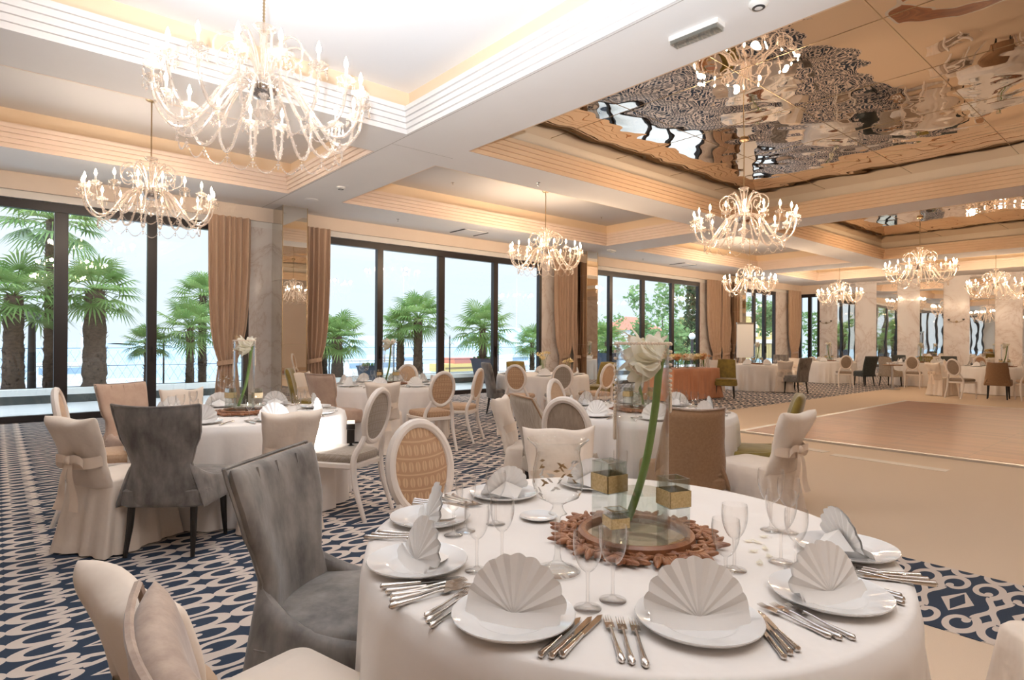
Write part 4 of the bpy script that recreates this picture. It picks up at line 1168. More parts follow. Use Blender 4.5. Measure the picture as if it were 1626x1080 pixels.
def fan_napkin(seed=0):
    rnd = random.Random(seed); mb = MB(); N = 9
    def fn(u, v):
        th = RAD(6) + RAD(168) * u; k = u * N
        zz = (abs((k % 1) - .5) * 2 - .5) * .0055 * (v ** 1.0)
        sc = 1 - .035 * (abs((k % 1) - .5) * 2) ** 2
        rr = (.001 + .117 * v) * sc
        y = rr * cos(th) * 1.02; z = .010 + rr * sin(th) * 1.06
        return (zz + .020 - .28 * z + .05 * (y / .11) ** 2 * -.2, y, z)
    mb.grid(fn, 8 * N + 1, 6)
    mb.grid(lambda u, v: tuple(Vector(fn(u, v)) + Vector((-.006, 0, -.001))), 8 * N + 1, 6)
    # folded hem band in front, two layers
    for q in (0, 1):
        mb.grid(lambda u, v: (.034 + .008 * q - .016 * v + .010 * (1 - abs(2 * u - 1)), (u - .5) * .222 * (1 - .03 * q), .002 + .017 * v - .004 * q + .012 * abs(2 * u - 1) * v), 13, 4)
    # tail that props the fan from behind
    def tail(u, v):
        return (-.012 - .085 * v, (u - .5) * .17 * (1 - v) + .002, .004 + .060 * (1 - v) ** 1.5 * (1 - abs(2 * u - 1) * .7))
    mb.grid(tail, 11, 6)
    return mb
NAP = [me_of(fan_napkin(i), 'napkin_fan', 'napkin', True, 25, weld=False) for i in range(1)]
def glass_mb(h, rb, bowl, stem):
    p = [(.001, .0), (rb, .0), (rb, .0015), (.012, .006), (.0042, .014), (.0036, stem * .6), (.005, stem)]
    for i in range(1, 13):
        t = i / 12; rr = bowl * sin(min(1, t * 1.05 + .02) ** .62 * 1.95) if t < .0 else bowl * (sin(pi * (.02 + .60 * t ** .75)) ** .75)
        p.append((max(rr, .006), stem + (h - stem) * t))
    return MB().lathe(p, 24)
GL_A = me_of(glass_mb(.182, .033, .035, .085), 'wine_glass', 'glass', sharp=None)
GL_B = me_of(glass_mb(.168, .031, .031, .078), 'water_glass', 'glass', sharp=None)
GL_C = me_of(glass_mb(.205, .034, .042, .090), 'tall_goblet', 'glass', sharp=None)
GL_far = [me_of(glass_mb(.18, .033, .036, .085), 'wine_glass', 'glass', sharp=None)]
def fork_mb():
    mb = MB()
    mb.tube([(-.105, 0, .004), (-.098, 0, .0045), (-.08, 0, .005), (-.03, 0, .006), (.02, 0, .010), (.04, 0, .009)], [.003, .0088, .0072, .0042, .003, .0045], 8)
    for p in range(len(mb.v)): x, y, z = mb.v[p]; 
    mb.box((.05, 0, .0075), (.026, .021, .002))
    for i in range(4):
        y = (i - 1.5) * .0058
        mb.tube([(.06, y, .0078), (.08, y, .006), (.098, y, .009)], [.0019, .0017, .001], 5)
    return mb
def knife_mb():
    mb = MB()
    mb.tube([(-.115, 0, .005), (-.110, 0, .006), (-.08, 0, .0055), (-.03, 0, .005), (-.005, 0, .005)], [.003, .0088, .0072, .0058, .0052], 8)
    mb.prism([(-.006, -.006), (.085, -.009), (.112, -.001), (.10, .007), (-.006, .006)], .0035, .006)
    return mb
FORK = me_of(fork_mb(), 'fork', 'silver'); KNIFE = me_of(knife_mb(), 'knife', 'silver')
def where(c, p):
    d = Vector((p[0] - c[0], p[1] - c[1], 0)); l = d.dot(RIGHT); f = d.dot(Vector((FWD.x, FWD.y, 0)))
    a = (math.degrees(atan2(l, f)) + 360) % 360
    return ('far', 'far right', 'right', 'near right', 'near', 'near left', 'left', 'far left')[int((a + 22.5) // 45) % 8]
def setting(tk, ang_, R, rich=2, r_place=None, idx=0, cutl=False):
    c = TB[tk]; o = Vector((cos(ang_), sin(ang_), 0)); t = Vector((-o.y, o.x, 0))   # o: towards the diner
    p = Vector((c[0], c[1], CTOP)) + o * (R - .19)
    wh = where(c, p); d = TDESC[tk]
    inst('plate', PLATE, p, 0, 'white charger plate at the %s side of %s' % (wh, d), 'plate')
    inst('napkin_fan', NAP[0], p + Vector((0, 0, .0055)), ang_ + random.uniform(-.2, .2), 'white fan folded napkin at the %s side of %s' % (wh, d), 'napkin')
    g = p - o * .17 - t * .06
    inst('wine_glass', GL_A, (g.x, g.y, CTOP), 0, 'clear stemmed wine glass at the %s side of %s' % (wh, d), 'glass')
    if rich > 1:
        g = p - o * .13 - t * .14
        inst('water_glass', GL_B, (g.x, g.y, CTOP), 0, 'smaller clear glass at the %s side of %s' % (wh, d), 'glass')
    if cutl:
        q = p + t * .185; inst('fork', FORK, (q.x, q.y, CTOP), ang_ + pi, 'silver fork at the %s side of %s' % (wh, d), 'fork')
        q = p - t * .185; inst('knife', KNIFE, (q.x, q.y, CTOP), ang_ + pi, 'silver knife at the %s side of %s' % (wh, d), 'knife')
vo = {'T2': .10, 'T3': .3, 'T4': .2, 'T5': .15, 'T7': .2, 'T8': .3, 'T9': .1, 'T10': .25}
for k, c, a, b, d, lb in TABLES[1:]:
    near = k in ('T2', 'T3', 'T4', 'T5')
    for i in range(8):
        setting(k, vd + pi + i * pi / 4 + (vo[k] - .2) * .3, a, 2 if near else 2, idx=i, cutl=k in ('T2', 'T5', 'T3'))

# ---------------------------------------------------------------- front table, measured places
C1 = Vector((1.547, 1.266, CTOP))
T1P = [((815, 979), 'at the bottom centre of the front table, left near place', 'left near'), ((1109, 985), 'at the bottom right of the front table beside the carved tray', 'right near'),
       ((1317, 944), 'at the right end of the front table', 'right end'), ((1344, 872), 'behind the right end one on the front table', 'far right'),
       ((663, 893), 'at the left end of the front table by the grey chair', 'left end'), ((683, 823), 'on the front table before the gold oval chair', 'gold chair'),
       ((800, 784), 'at the far left of the front table', 'far left'), ((938, 768), 'on the front table behind the etched goblet', 'goblet')]
SHORT = {'left near': 'the lower left place', 'right near': 'the lower right place', 'right end': 'the right end place', 'far right': 'the upper right place', 'left end': 'the left end place', 'gold chair': 'the place before the gold oval chair', 'far left': 'the upper left place', 'goblet': 'the place behind the etched goblet'}
for i, ((px, py), lb, sh) in enumerate(T1P):
    p = at(px, py, CTOP + .008); p.z = CTOP
    o = (p - C1); o.z = 0; o.normalize(); t = Vector((-o.y, o.x, 0)); a = ang(o)
    inst('plate', PLATE, p, 0, 'white charger plate ' + lb, 'plate')
    jit = (.18, -.12, -.35, .25, .1, .5, -.1, .2)[i]
    inst('napkin_fan', NAP[0], p + Vector((0, 0, .0055)) - o * .01, a + jit, 'starched white fan napkin ' + lb.replace(' one', ' plate'), 'napkin', s=(1.0, 1.0, .95, .95, .95, .95, .9, .9)[i])
    pl = SHORT[sh]
    skip_f = sh in ('goblet', 'left near', 'right near', 'right end', 'far right'); skip_k = sh in ('goblet', 'far left', 'left near', 'right near', 'right end', 'left end')
    tilt = (.12, -.05, .0, .0, .1, .0, .0, 0)[i]
    for j in range(3):
        nth = ('innermost', 'middle', 'outermost')[j]
        if not skip_f:
            q = p + t * (.172 + .024 * j) + o * (.015 + .01 * j)
            inst('fork', FORK, (q.x, q.y, CTOP), a + pi + tilt + .04 * j, '%s of three silver forks, %s, front table' % (nth, pl), 'fork')
        if not skip_k:
            q = p - t * (.172 + .022 * j) + o * (.02 + .008 * j)
            inst('knife', KNIFE, (q.x, q.y, CTOP), a + pi + tilt * .5 - .05 * j, '%s of three silver knives, %s, front table' % (nth, pl), 'knife')
def flat_between(nm, me, pa, pb, ln, lb):   # handle end pa, tip pb
    a = at(pa[0], pa[1], CTOP); b = at(pb[0], pb[1], CTOP); d = b - a; c = (a + b) / 2
    inst(nm, me, (c.x, c.y, CTOP), ang(d), lb, nm, s=min(1.12, max(.75, d.length / ln)))
for nm, me, ln, who, L in (('knife', KNIFE, .227, 'the lower left place', [((857, 1045), (922, 983)), ((874, 1047), (940, 982)), ((891, 1045), (956, 979))]),
                           ('fork', FORK, .205, 'the lower right place', [((988, 1053), (962, 981)), ((1004, 1056), (983, 984)), ((1026, 1061), (1004, 986))]),
                           ('fork', FORK, .205, 'the lower left place', [((675, 981), (747, 938)), ((678, 989), (752, 944)), ((684, 997), (752, 953))]),
                           ('knife', KNIFE, .227, 'the lower right place', [((1268, 1036), (1203, 972)), ((1256, 1042), (1196, 972)), ((1245, 1047), (1197, 986))]),
                           ('fork', FORK, .205, 'the right end place', [((1357, 1017), (1246, 962)), ((1336, 1017), (1223, 961)), ((1319, 1014), (1203, 962))]),
                           ('fork', FORK, .205, 'the upper right place', [((1430, 915), (1352, 902)), ((1428, 919), (1350, 905)), ((1418, 922), (1348, 908))]),
                           ('knife', KNIFE, .227, 'the right end place', [((1425, 947), (1330, 915)), ((1427, 952), (1334, 921)), ((1422, 957), (1334, 928))]),
                           ('knife', KNIFE, .227, 'the left end place', [((604, 935), (735, 919)), ((612, 943), (744, 924)), ((620, 950), (752, 930))])):
    for j, (pa, pb) in enumerate(L):
        flat_between(nm, me, pa, pb, ln, '%s of three silver %s, %s, front table' % (('uppermost', 'middle', 'lowermost')[j] if who in ('the left end place', 'the upper right place', 'the right end place') else ('leftmost', 'middle', 'rightmost')[j], 'forks' if nm == 'fork' else 'knives', who))
q = at(855, 823, CTOP); inst('side_plate', SAUCER, q, 0, 'small white side plate between the wine glasses and the etched goblet', 'plate')
q = at(915, 775, CTOP)
G1 = [((757, 906), GL_A, 'wine glass standing left of the lower left napkin'), ((797, 892), GL_A, 'clear wine glass right behind the lower left napkin'),
      ((739, 843), GL_A, 'wine glass nearest the gold oval chair'), ((720, 850), GL_B, 'smaller glass left of the one nearest the gold oval chair'),
      ((787, 832), GL_A, 'wine glass before the upper left napkin'),
      ((933, 966), GL_A, 'wine glass standing between the two lower plates, left of a pair'), ((973, 953), GL_A, 'wine glass right of the pair between the two lower plates'),
      ((1152, 938), GL_A, 'wine glass just behind the lower right napkin'), ((1166, 905), GL_A, 'wine glass behind the one at the lower right napkin'),
      ((1240, 893), GL_C, 'tallest goblet in the glass cluster at the upper right place'), ((1264, 906), GL_B, 'smaller glass at the front of the cluster by the right end plate'),
      ((1224, 842), GL_C, 'goblet at the back of the glass cluster, upper right place'), ((1252, 846), GL_A, 'wine glass at the back right of the glass cluster'),
      ((985, 778), GL_B, 'glass half hidden behind the gold banded block candle holder')]
for (px, py), me, lb in G1:
    c = at(px, py, CTOP); inst(me.name.split('.')[0], me, c, 0, 'clear ' + lb if not lb.startswith('clear') else lb, 'glass')
# menu card lying behind the goblet
c = at(915, 770, CTOP)
rnd = random.Random(4)
pm = MB()
pm.grid(lambda u, v: ((u - .5) * .034, (v - .5) * .02 * (1 - (2 * u - 1) ** 2), .002 + .006 * (2 * u - 1) ** 2), 6, 4)
PET = me_of(pm, 'fallen_petal', 'petal', weld=False)
for i, (px, py) in enumerate(((1203, 862), (1215, 872), (1196, 876), (1222, 885), (1206, 895), (1188, 860), (1212, 853))):
    c = at(px, py, CTOP); inst('fallen_petal', PET, c, rnd.uniform(0, 6), 'fallen cream flower petal on the cloth right of the carved tray', 'petal', 'fallen petals right of the tray')

# ---------------------------------------------------------------- centrepieces
def carved_tray():
    r = root('carved_mirror_tray', (0, 0, 0), 0, 'x', 'tray')
    MB().lathe([(.001, .012), (.158, .012), (.158, .018), (.001, .018)], 48).build('mirror_disc', 'mirror_disc', r)
    MB().lathe([(.152, .0), (.152, .022), (.160, .032), (.172, .034), (.182, .026), (.186, .0)], 64, closed=True).build('rim', 'wood_carved', r)
    mb = MB(); rnd = random.Random(11); n = 12
    for k in range(n):
        a = 2 * pi * k / n
        def P(rr, da, z): return (rr * cos(a + da), rr * sin(a + da), z)
        # acanthus scroll: a rolled stem and ribbed lobed leaves
        mb.tube([P(.186, -.24, .010), P(.212, -.14, .014), P(.230, 0, .016), P(.226, .13, .015), P(.206, .17, .015), P(.199, .08, .016), P(.210, .04, .018)], [.006, .008, .009, .008, .007, .007, .008], 7)
        for (rr, da, l, w, th0) in ((.240, -.13, .034, .010, -.5), (.252, -.03, .036, .011, .0), (.246, .09, .032, .010, .6), (.236, .21, .028, .009, 1.1), (.206, -.08, .022, .008, -1.0), (.196, .22, .02, .008, .8), (.222, .26, .024, .008, 2.2)):
            c = Vector(P(rr, da, .014)); th = a + da + th0 + rnd.uniform(-.25, .25)
            mt = Matrix.Translation(c) @ Matrix.Rotation(th, 4, 'Z') @ Matrix.Rotation(rnd.uniform(-.35, .15), 4, 'Y')
            for (ox, oy, fl, fw) in ((0, 0, 1, 1), (-.25, .8, .6, .6), (-.25, -.8, .6, .6)):
                o = len(mb.v); mb.ball((l * ox, w * oy, 0), 1, 8, 6, (l * fl, w * fw, .009)); mb.xf(mt, o)
    mb.build('carved_leaves', 'wood_carved', r); return r
def cyl_vase(h=.60, rr=.083):
    r = root('cylinder_vase', (0, 0, 0), 0, 'x', 'vase')
    MB().lathe([(.001, .0), (rr, .0), (rr, .02), (rr, h), (rr - .004, h), (rr - .004, .022), (.001, .022)], 36).build('glass_wall', 'vase_glass', r, sharp=30)
    MB().lathe([(.001, .024), (rr - .0055, .024), (rr - .0055, .135), (.001, .135)], 36).build('water', 'water', r, sharp=30)
    return r
def hurricane():
    r = root('etched_goblet', (0, 0, 0), 0, 'x', 'goblet')
    p = [(.001, .006), (.02, .006), (.062, .002), (.064, .004), (.03, .016), (.012, .03), (.008, .05), (.0075, .145), (.012, .152), (.026, .158), (.016, .170), (.014, .182), (.03, .192), (.058, .205), (.070, .24), (.068, .28), (.060, .32), (.062, .34), (.085, .362)]
    MB().lathe(p, 32).build('bowl', 'vase_glass', r, sharp=None)
    f = MB(); rnd = random.Random(2)
    for i in range(16):
        a = i * 2 * pi / 8 + rnd.uniform(-.2, .2); z = .225 + .055 * (i % 3) / 2 + rnd.uniform(-.01, .02); R = .0665
        for q in range(3):
            b = rnd.uniform(-.2, .2); dz = rnd.uniform(-.01, .015); w = .010
            pa = Vector((R * cos(a + b), R * sin(a + b), z + dz)); tv = Vector((-sin(a), cos(a), rnd.uniform(-1, 1))).normalized() * .011; nv = Vector((0, 0, w * .7))
            f.add([pa - tv, pa - nv * .6, pa + tv, pa + nv * .6], [(0, 1, 2, 3)])
    half = len(f.f) * 2 // 5
    g = MB(); g.v = list(f.v); g.f = f.f[half:]; h = MB(); h.v = list(f.v); h.f = f.f[:half]
    g.build('etched_petals', 'porcelain', r, smooth=False, weld=False); h.build('gold_leaf_petals', 'brass', r, smooth=False, weld=False)
    return r
def block_holder(h, s):
    r = root('block_candle_holder', (0, 0, 0), 0, 'x', 'candle holder')
    mb = MB(); mb.box((0, 0, h * .28), (s, s, h * .56)); t = s / 2; w = .006
    for (x, y, a, b) in ((-t + w / 2, 0, w, s), (t - w / 2, 0, w, s), (0, -t + w / 2, s - 2 * w, w), (0, t - w / 2, s - 2 * w, w)): mb.box((x, y, h * .78), (a, b, h * .44))
    mb.build('glass_block', 'block_glass', r, smooth=False, weld=False)
    b = MB(); t2 = t + .0015
    for (x, y, a, c) in ((-t2, 0, .002, s + .005), (t2, 0, .002, s + .005), (0, -t2, s + .005, .002), (0, t2, s + .005, .002)): b.box((x, y, h * .70), (a, c, h * .24))
    b.build('gold_band', 'gold_mesh', r, smooth=False, weld=False); return r
def bloom(mb, c, d, L, seed, open_=.5):
    rnd = random.Random(seed); d = Vector(d).normalized(); e = d.orthogonal().normalized(); g = d.cross(e)
    for k in range(6):
        a = k * pi / 3 + rnd.uniform(-.15, .15) + (0.5 if k % 2 else 0) * .2; rad = e * cos(a) + g * sin(a); tan = d.cross(rad)
        def fn(u, v, rad=rad, tan=tan, k=k):
            w = .030 * sin(pi * min(.97, v * .86 + .08)) ** .8 * (L / .11)
            out = .012 + open_ * L * v ** 1.9 + .010 * sin(8 * v + k) * v
            along = L * v * (1 - .25 * v * open_)
            return Vector(c) + d * along + rad * (out - .25 * w * (abs(2 * u - 1) ** 2)) + tan * (2 * u - 1) * w
        mb.grid(fn, 7, 9)
def amaryllis(h=.62, lean=.07):
    r = root('amaryllis', (0, 0, 0), 0, 'x', 'flower')
    st = smooth_path([(-.045, 0, .03), (-.02, 0, .10), (.015, .005, .22), (.04, 0, .38), (.052, 0, .50), (.060, 0, .545)], 4)
    MB().tube(st, .0125, 10).build('stem', 'stem_green', r)
    mb = MB(); bloom(mb, (.055, 0, .535), (-.95, .1, .34), .135, 1, .48); bloom(mb, (.05, -.01, .525), (-.95, -.25, -.35), .11, 2, .34); bloom(mb, (.06, .012, .545), (-.2, .7, .75), .09, 3, .42)
    mb.build('petals', 'petal', r, sharp=None, weld=False)
    sm = MB()
    for k in range(5): sm.tube([(.04, 0, .55), (-.03 - .008 * k, .006 * (k - 2), .61 + .006 * k), (-.06 - .006 * k, .01 * (k - 2), .60 + .008 * k)], .0014, 4)
    sm.build('stamens', 'petal_yellow', r, sharp=None); return r
def pearl_strand():
    r = root('pearl_garland', (0, 0, 0), 0, 'x', 'garland')
    P = []; R = .0875
    def drop(a, z0, z1, n, sp=.14):
        L = []
        for i in range(n + 1):
            t = i / n; z = z0 - (z0 - z1) * (1 - abs(2 * t - 1) ** 3); L.append((R * cos(a + sp * (2 * t - 1)), R * sin(a + sp * (2 * t - 1)), z))
        return L
    P += drop(pi - .15, .604, .30, 74); P += drop(-.1, .604, .39, 52)
    # across the mouth, over the bloom
    for i in range(34):
        t = i / 33; P.append((-.085 + .17 * t, -.03 * sin(pi * t), .606 - .10 * sin(pi * t) ** 1))
    for i in range(30):
        t = i / 29; a = pi - .15 + t * (pi - .0); P.append((.084 * cos(a), .084 * sin(a), .606))
    mb = MB()
    for p in P: mb.ball(p, .0054, 6, 4)
    mb.build('pearls', 'pearl', r, weld=False); return r
P_['tray'] = Proto(carved_tray()); P_['vase'] = Proto(cyl_vase()); P_['hurr'] = Proto(hurricane()); P_['blockA'] = Proto(block_holder(.215, .075)); P_['blockB'] = Proto(block_holder(.12, .055))
P_['amar'] = Proto(amaryllis()); P_['pearl'] = Proto(pearl_strand())
ra = ang(RIGHT)
tr_ = at(1009, 856, CTOP); tz = CTOP + .0185
P_['tray'].put((tr_.x, tr_.y, CTOP), 0, 'round carved wooden mirror tray on the front table', scale=1.0)
v_ = at(1019, 846, tz)
P_['vase'].put(v_, ra, 'tall clear cylinder vase standing on the front tray')
P_['amar'].put(v_ + Vector((0, 0, .012)), ra, 'white amaryllis leaning in the tall front vase')
P_['pearl'].put(v_, ra, 'ivory pearl garland draped over the front vase')
P_['hurr'].put(at(885, 907, CTOP), 0, 'large etched glass goblet with gold petals left of the front tray')
P_['blockA'].put(at(967, 842, tz), ra + .55, 'tall gold banded glass block left of the front vase', scale=1.05)
P_['blockA'].put(at(1069, 862, tz), ra + .35, 'gold banded glass block right of the front vase', scale=.93)
P_['blockB'].put(at(978, 873, tz), ra + .3, 'low gold banded glass block in front of the front vase')
def centre(k, rot, pearls=True, hur=None, s=1.0, kind='amar'):
    c = Vector((TB[k][0], TB[k][1], CTOP)); d = TDESC[k]
    P_['tray'].put(c, rot, 'round carved wooden mirror tray on ' + d, scale=s)
    z = Vector((0, 0, .0185 * s))
    P_['vase'].put(c + z, rot, 'tall clear cylinder vase on ' + d, scale=s)
    P_['amar'].put(c + z + Vector((0, 0, .012)), rot, 'white amaryllis standing in the vase on ' + d, scale=s)
    if pearls: P_['pearl'].put(c + z, rot, 'ivory pearl garland hanging from the vase on ' + d, scale=s)
    q = Vector((cos(ra), sin(ra), 0))
    P_['blockA'].put(c + z - q * .115 * s, rot + .5, 'gold banded glass block left of the vase on ' + d, scale=s * .9)
    P_['blockA'].put(c + z + q * .115 * s, rot + .3, 'gold banded glass block right of the vase on ' + d, scale=s * .9)
    if hur: P_['hurr'].put(c + Vector((cos(ra + hur), sin(ra + hur), 0)) * .34, 0, 'etched glass goblet on ' + d)
centre('T2', ra + .4, hur=pi - .7)
centre('T3', ra - .6, hur=pi + .3)
centre('T5', ra + 2.0, hur=None)
for k, rot in (('T7', ra), ('T8', ra + 2), ('T9', ra + 1), ('T10', ra - 1)): centre(k, rot, False)
# low orchid posy on the table by the second pillar
def posy(n, r_, h, mat, seed, vase=True, bl=.055):
    rnd = random.Random(seed); o = root('flower_posy', (0, 0, 0), 0, 'x', 'flowers')
    if vase: MB().lathe([(.001, 0), (.04, 0), (.05, .06), (.045, .10), (.040, .10), (.044, .06), (.001, .006)], 14).build('vase', 'vase_glass', o, sharp=None)
    st = MB(); pt = MB()
    for i in range(n):
        a = rnd.uniform(0, 6.28); q = r_ * sqrt(rnd.random()); tip = Vector((q * cos(a), q * sin(a), h * rnd.uniform(.75, 1.1)))
        st.tube([(q * .2 * cos(a), q * .2 * sin(a), .02), tip * .6 + Vector((0, 0, .05)), tip], .003, 4)
        bloom(pt, tip, (cos(a) * .5, sin(a) * .5, .8), bl, seed * 31 + i, .75)
    st.build('stems', 'stem_green', o, sharp=None); pt.build('petals', mat, o, sharp=None, weld=False); return o
p_ = posy(9, .13, .36, 'petal_yellow', 5); c = at(884, 590, CTOP); p_.location = (8.2, 8.6, CTOP); tag(p_, 'pale yellow orchid posy in the middle of the table by the second pillar', 'flowers')
p2_ = posy(5, .08, .24, 'petal_yellow', 6); p2_.location = (8.65, 8.35, CTOP); tag(p2_, 'smaller pale yellow posy to the right on the table by the second pillar', 'flowers')
PO = [Proto(posy(10, .11, .25, m_, 30 + i, bl=.085)) for i, m_ in enumerate(('petal_yellow', 'petal', 'petal_peach'))]
for i in range(10):
    x = 12.0 + .185 * i; y = 8.28 + .2 * (i % 2)
    nth = ('first', 'second', 'third', 'fourth', 'fifth', 'sixth', 'seventh', 'eighth', 'ninth', 'tenth')[i]
    PO[i % 3].put((x, y, CTOP), i, 'small vase of %s flowers on the peach skirted table, %s from the left' % (('yellow', 'cream', 'peach')[i % 3], nth))
for i in range(4):
    inst('wine_glass', GL_A, (11.95 + .09 * (i % 2), 8.15 + .1 * i, CTOP), 0, 'stemmed glass at the left end of the peach skirted table', 'glass', 'glasses on the peach table')
# ================================================================== CHAIRS IN PLACE
C = chair
C('wing_grey', 408, 722, 'T1', 'grey crushed velvet wing chair pulled up to the left of the front table')
C('oval_gold', 661, 670, 'T1', 'white oval back chair with gold medallion back behind the front table')
C('slip_plain', 887, 687, 'T1', 'cream slipcovered chair directly behind the etched goblet', depth=3.45)
C('slip2', 200, 890, 'T1', 'cream slipcovered chair at the bottom left corner of the picture', depth=1.20, off=20)
C('wing_taupe', 212, 1060, 'T1', 'brushed taupe velvet chair at the bottom left, closest to the camera', depth=.76, off=-14)
p = cl(1.75, 1.80); o = P_['slip'].put((p.x - .42 * cos(0), p.y, 0.0), ang(Vector(TB['T1']) - Vector((p.x, p.y))), 'cream slipcovered chair whose edge shows in the bottom right corner')
o.location = (cl(1.72, 1.78).x, cl(1.72, 1.78).y, 0.0045)
# table under the largest chandelier
C('wing_grey', 240, 645, 'T2', 'grey velvet wing chair seen from behind, under the largest chandelier')
C('slip', 112, 663, 'T2', 'cream slipcovered chair with bow at the far left, seen from behind')
C('oval_tan', 88, 618, 'T2', 'white oval back chair with tan pad, leftmost by the window')
C('wing_beige', 188, 609, 'T2', 'tufted beige square backed chair facing the room by the left window')
C('slip_plain', 288, 617, 'T2', 'cream slipcovered chair behind the left table, in front of the window')
C('slip_plain', 465, 662, 'T2', 'cream slipcovered chair seen from behind, at the right of the left table', depth=4.15)
oc = C('oval_grey', 606, 618, 'T2', 'white oval back chair with grey pad holding the black camera flash', off=0)
# table before the second window
C('wing_beige', 504, 594, 'T3', 'beige nail trimmed chair seen from behind, right of the marble pier')
C('mustard', 456, 594, 'T3', 'mustard green chair seen edge on beside the first mirrored pillar', depth=9.0, off=20)
C('slip_plain', 476, 590, 'T3', 'cream slipcovered chair between the mustard and beige chairs', depth=9.3)
C('slip', 608, 607, 'T3', 'cream slipcovered chair with bow behind the oval chair with the flash')
C('oval_gold', 705, 591, 'T3', 'white oval chair with gold pad, turned towards the second window table')
C('oval_tan', 763, 586, 'T3', 'narrow looking white oval chair seen side on, left of the striped chair')
C('oval_tan', 648, 579, 'T3', 'white oval chair with tan pad on the window side of the middle table')
# table by the second pillar
C('slate', 770, 574, 'T4', 'grey chair by the third mullion of the second window', depth=11.2)
C('mustard', 817, 574, 'T4', 'small mustard green chair back in front of the second window', depth=12.8)
C('oval_gold', 818, 580, 'T4', 'white oval chair with patterned gold pad left of the second pillar table')
C('oval_grey', 894, 580, 'T4', 'white oval chair with plain grey pad in front of the second pillar table')
C('oval_tan', 968, 576, 'T4', 'white oval chair with tan pad seen through the pearl garland', depth=10.3)
C('mustard', 968, 573, 'T4', 'mustard green chair behind the second pillar table, left of the flowers', depth=12.6, off=10)
# table behind the tall flower vase
C('oval_tan', 879, 600, 'T5', 'white oval chair with tan pad behind the grey padded one', depth=6.0)
C('oval_taupe', 896, 633, 'T5', 'white oval chair with dark grey pad right behind the slipcovered chair')
C('stripe', 826, 634, 'T5', 'taupe striped upholstered chair seen from behind in the middle of the room', depth=4.75, off=-14)
C('slip_plain', 792, 628, 'T5', 'cream slipcovered chair left of and behind the striped one', depth=5.3, off=-25)
C('barrel', 1112, 651, 'T5', 'brown woven barrel back chair seen from behind, right of the tall vase', depth=4.05)
C('slip', 1268, 654, 'T5', 'cream slipcovered chair with bow beside the dance floor')
C('mustard', 1274, 632, 'T5', 'mustard green velvet chair behind the slipcovered one at the dance floor', depth=5.0)
# peach table
C('mustard', 1154, 571, 205, 'mustard green chair standing right of the peach skirted table', depth=15.3)
C('slip_plain', 1138, 568, 'T6', 'cream chair back showing behind the flowers of the peach table', depth=17.2)
# far tables
C('slip', 1247, 573, 32, 'cream slipcovered chair with bow in front of the table beyond the peach one')
C('slate', 1281, 569, 'T7', 'grey upholstered chair to the right of the table beyond the peach one', depth=16.2)
C('slate', 1240, 562, 'T7', 'grey chair on the window side of the table beyond the peach one', depth=20.5)
C('slip_plain', 1263, 565, 'T7', 'cream chair back behind the grey chair near the fourth window', depth=20.0)
C('oval_taupe', 1344, 565, 'T8', 'white oval chair with dark grey pad in front of the far corner table')
C('charcoal', 1384, 567, 'T8', 'dark charcoal chair standing at the right of the far corner table', depth=19.2)
C('slip', 1291, 566, 'T8', 'cream chair with bow at the left of the far corner table', depth=21.5)
C('oval_tan', 1361, 563, 'T8', 'white oval chair seen edge on behind the far corner table', depth=21.0)
C('stripe', 1402, 566, 'T9', 'pale taupe upholstered chair left of the marble wall table', depth=19.4)
C('charcoal', 1427, 565, 'T9', 'dark charcoal chair behind the marble wall table, left one', depth=21.6)
C('oval_taupe', 1448, 566, 'T9', 'white oval chair with dark grey pad before the marble wall table', depth=18.6)
C('mustard', 1470, 572, 'T9', 'mustard green chair just showing behind the right slipcovered chair', depth=20.5)
C('slip', 1480, 575, 'T10', 'cream slipcovered chair with bow, left of the right edge table', depth=16.0)
C('slip_plain', 1500, 571, 'T10', 'cream slipcovered chair behind the rightmost oval chair', depth=17.6)
C('oval_taupe', 1512, 570, 'T10', 'white oval chair with taupe pad in front of the right edge table', depth=15.2, off=-12)
C('charcoal', 1507, 568, 'T10', 'dark charcoal chair on the far side of the right edge table', depth=20.3)
C('oval_gold', 1556, 568, 'T10', 'white oval chair arch showing behind the right edge table', depth=19.2)
C('barrel', 1583, 576, 'T10', 'brown woven barrel chair seen from behind at the right edge table', depth=14.9)
C('oval_tan', 1640, 570, 'T10', 'tan seated chair cut off by the right edge of the picture', depth=14.4)

# camera flash on the seat of the oval chair
def flash():
    c = at(557, 709, .512)
    r = root('camera_flash', c, ra + pi / 2 + .2, 'black camera flash standing upright on the oval chair seat', 'camera flash')
    MB().lathe([(.001, 0), (.028, 0), (.03, .008), (.012, .016), (.012, .03), (.001, .03)], 12).build('stand_foot', 'black', r)
    MB().box((0, 0, .085), (.05, .06, .11)).build('body', 'black', r, smooth=False)
    MB().box((0, 0, .165), (.055, .068, .045)).build('head', 'black', r, smooth=False)
    MB().box((.0, 0, .20), (.045, .058, .022)).build('lens_panel', 'flash_head', r, smooth=False)
    MB().box((.0, -.045, .032), (.02, .035, .012)).build('foot_clip', 'black', r, smooth=False)
flash()
fl = bpy.data.lights.new('flash_light', 'SPOT'); fl.energy = 16; fl.color = (.95, .97, 1.0); fl.spot_size = RAD(120); fl.spot_blend = .6; fl.shadow_soft_size = .03
fo = bpy.data.objects.new('flash_light', fl); COL.objects.link(fo)
q = at(557, 709, .512) + Vector((0, 0, .215)) - FWD * .22 - RIGHT * .02; fo.location = q
fo.rotation_euler = (Vector((TB['T2'][0] + .2, TB['T2'][1] - .3, .55)) - q).to_track_quat('-Z', 'Y').to_euler()
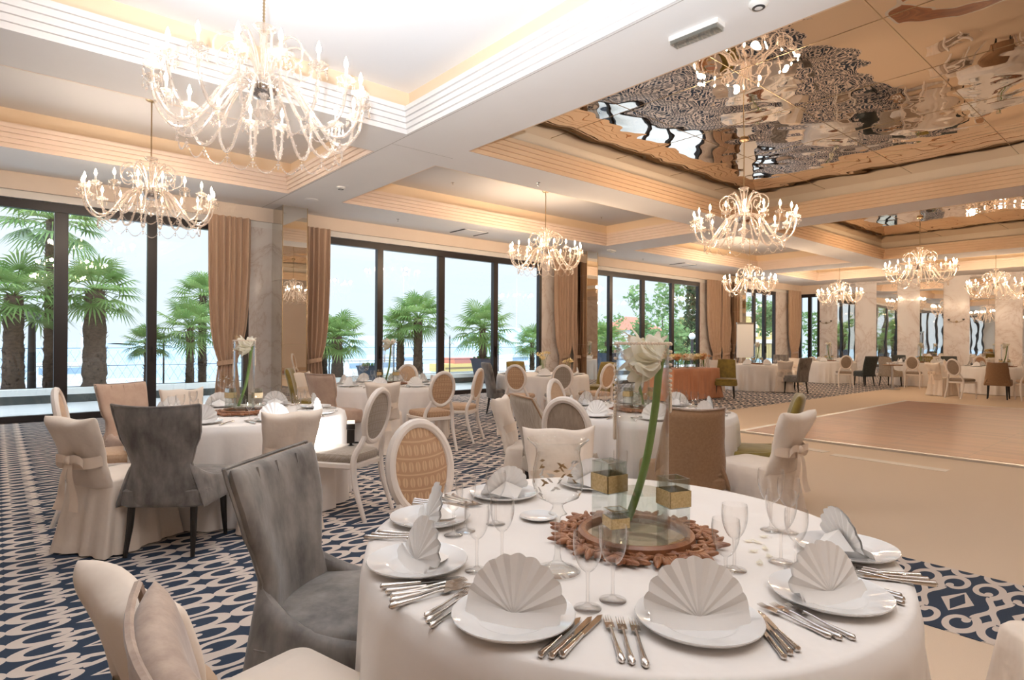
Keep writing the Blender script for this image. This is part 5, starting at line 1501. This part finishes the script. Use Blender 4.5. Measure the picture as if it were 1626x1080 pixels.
# the photographer's own flash, bounced off the ceiling above the camera
fl = bpy.data.lights.new('bounce_flash', 'SPOT'); fl.energy = BOUNCE; fl.color = (.80, .90, 1.0); fl.spot_size = RAD(86); fl.spot_blend = .9; fl.shadow_soft_size = .04
fo = bpy.data.objects.new('bounce_flash', fl); COL.objects.link(fo); fo.location = (-.25, -.25, 1.5)
fo.rotation_euler = (Vector((1.5, 2.3, 4.6)) - fo.location).to_track_quat('-Z', 'Y').to_euler()
# bar table
c = at(1417, 618.5, 0)
b = root('cocktail_table', (c.x, c.y, 0.004), 0, 'slim standing bar table with cups near the marble end wall', 'table')
MB().lathe([(.001, .72), (.26, .72), (.27, .735), (.26, .75), (.001, .75)], 24).build('table_top', 'brown_weave', b)
MB().tube([(0, 0, .02), (0, 0, .72)], .03, 10).build('pole', 'steel', b)
MB().lathe([(.001, 0), (.20, 0), (.20, .015), (.03, .03), (.001, .03)], 20).build('base', 'steel', b)
for i in range(4):
    MBc = MB().lathe([(.001, 0), (.03, 0), (.042, .06), (.038, .06), (.028, .006), (.001, .006)], 12)
    o = MBc.build('cup', 'porcelain', loc=(c.x + .12 * cos(i * 1.6), c.y + .12 * sin(i * 1.6), .7545)); tag(o, 'white cup on the slim standing bar table', 'cup', 'cups on the bar table')
# flip chart
c = at(1184, 590, 0)
q = ray(1183, 566) * 20.3 + CAMP
f = root('flip_chart', (q.x, q.y, 0.004), ra + .2, 'white flip chart on an easel before the fourth window', 'flip chart')
MB().box((0, 0, 1.45), (.62, .025, 1.15)).build('board', 'paper', f, smooth=False)
MB().box((0, 0, 2.04), (.64, .05, .05)).build('clamp_bar', 'steel', f, smooth=False)
for (x0, y0, x1, y1) in ((-.2, 0, -.42, .12), (.2, 0, .42, .12), (0, .03, 0, .6)): MB().tube([(x0, y0 + .04, 1.95), (x1, y1 + .04, 0)], .015, 6).build('leg', 'grey_dark', f)

# ------------------------------------------------------------------ colour management
vs_ = SC.view_settings
vs_.view_transform = 'Standard'; vs_.look = 'None'; vs_.gamma = 1.0; vs_.exposure = EXPO
try: vs_.use_curve_mapping = False
except Exception: pass
SC.display_settings.display_device = 'sRGB'
cy = SC.cycles
cy.max_bounces = 9; cy.diffuse_bounces = 4; cy.glossy_bounces = 5; cy.transmission_bounces = 4; cy.transparent_max_bounces = 28
cy.caustics_reflective = False; cy.caustics_refractive = False
cy.sample_clamp_indirect = 4.0; cy.sample_clamp_direct = 0.0
cy.use_denoising = True
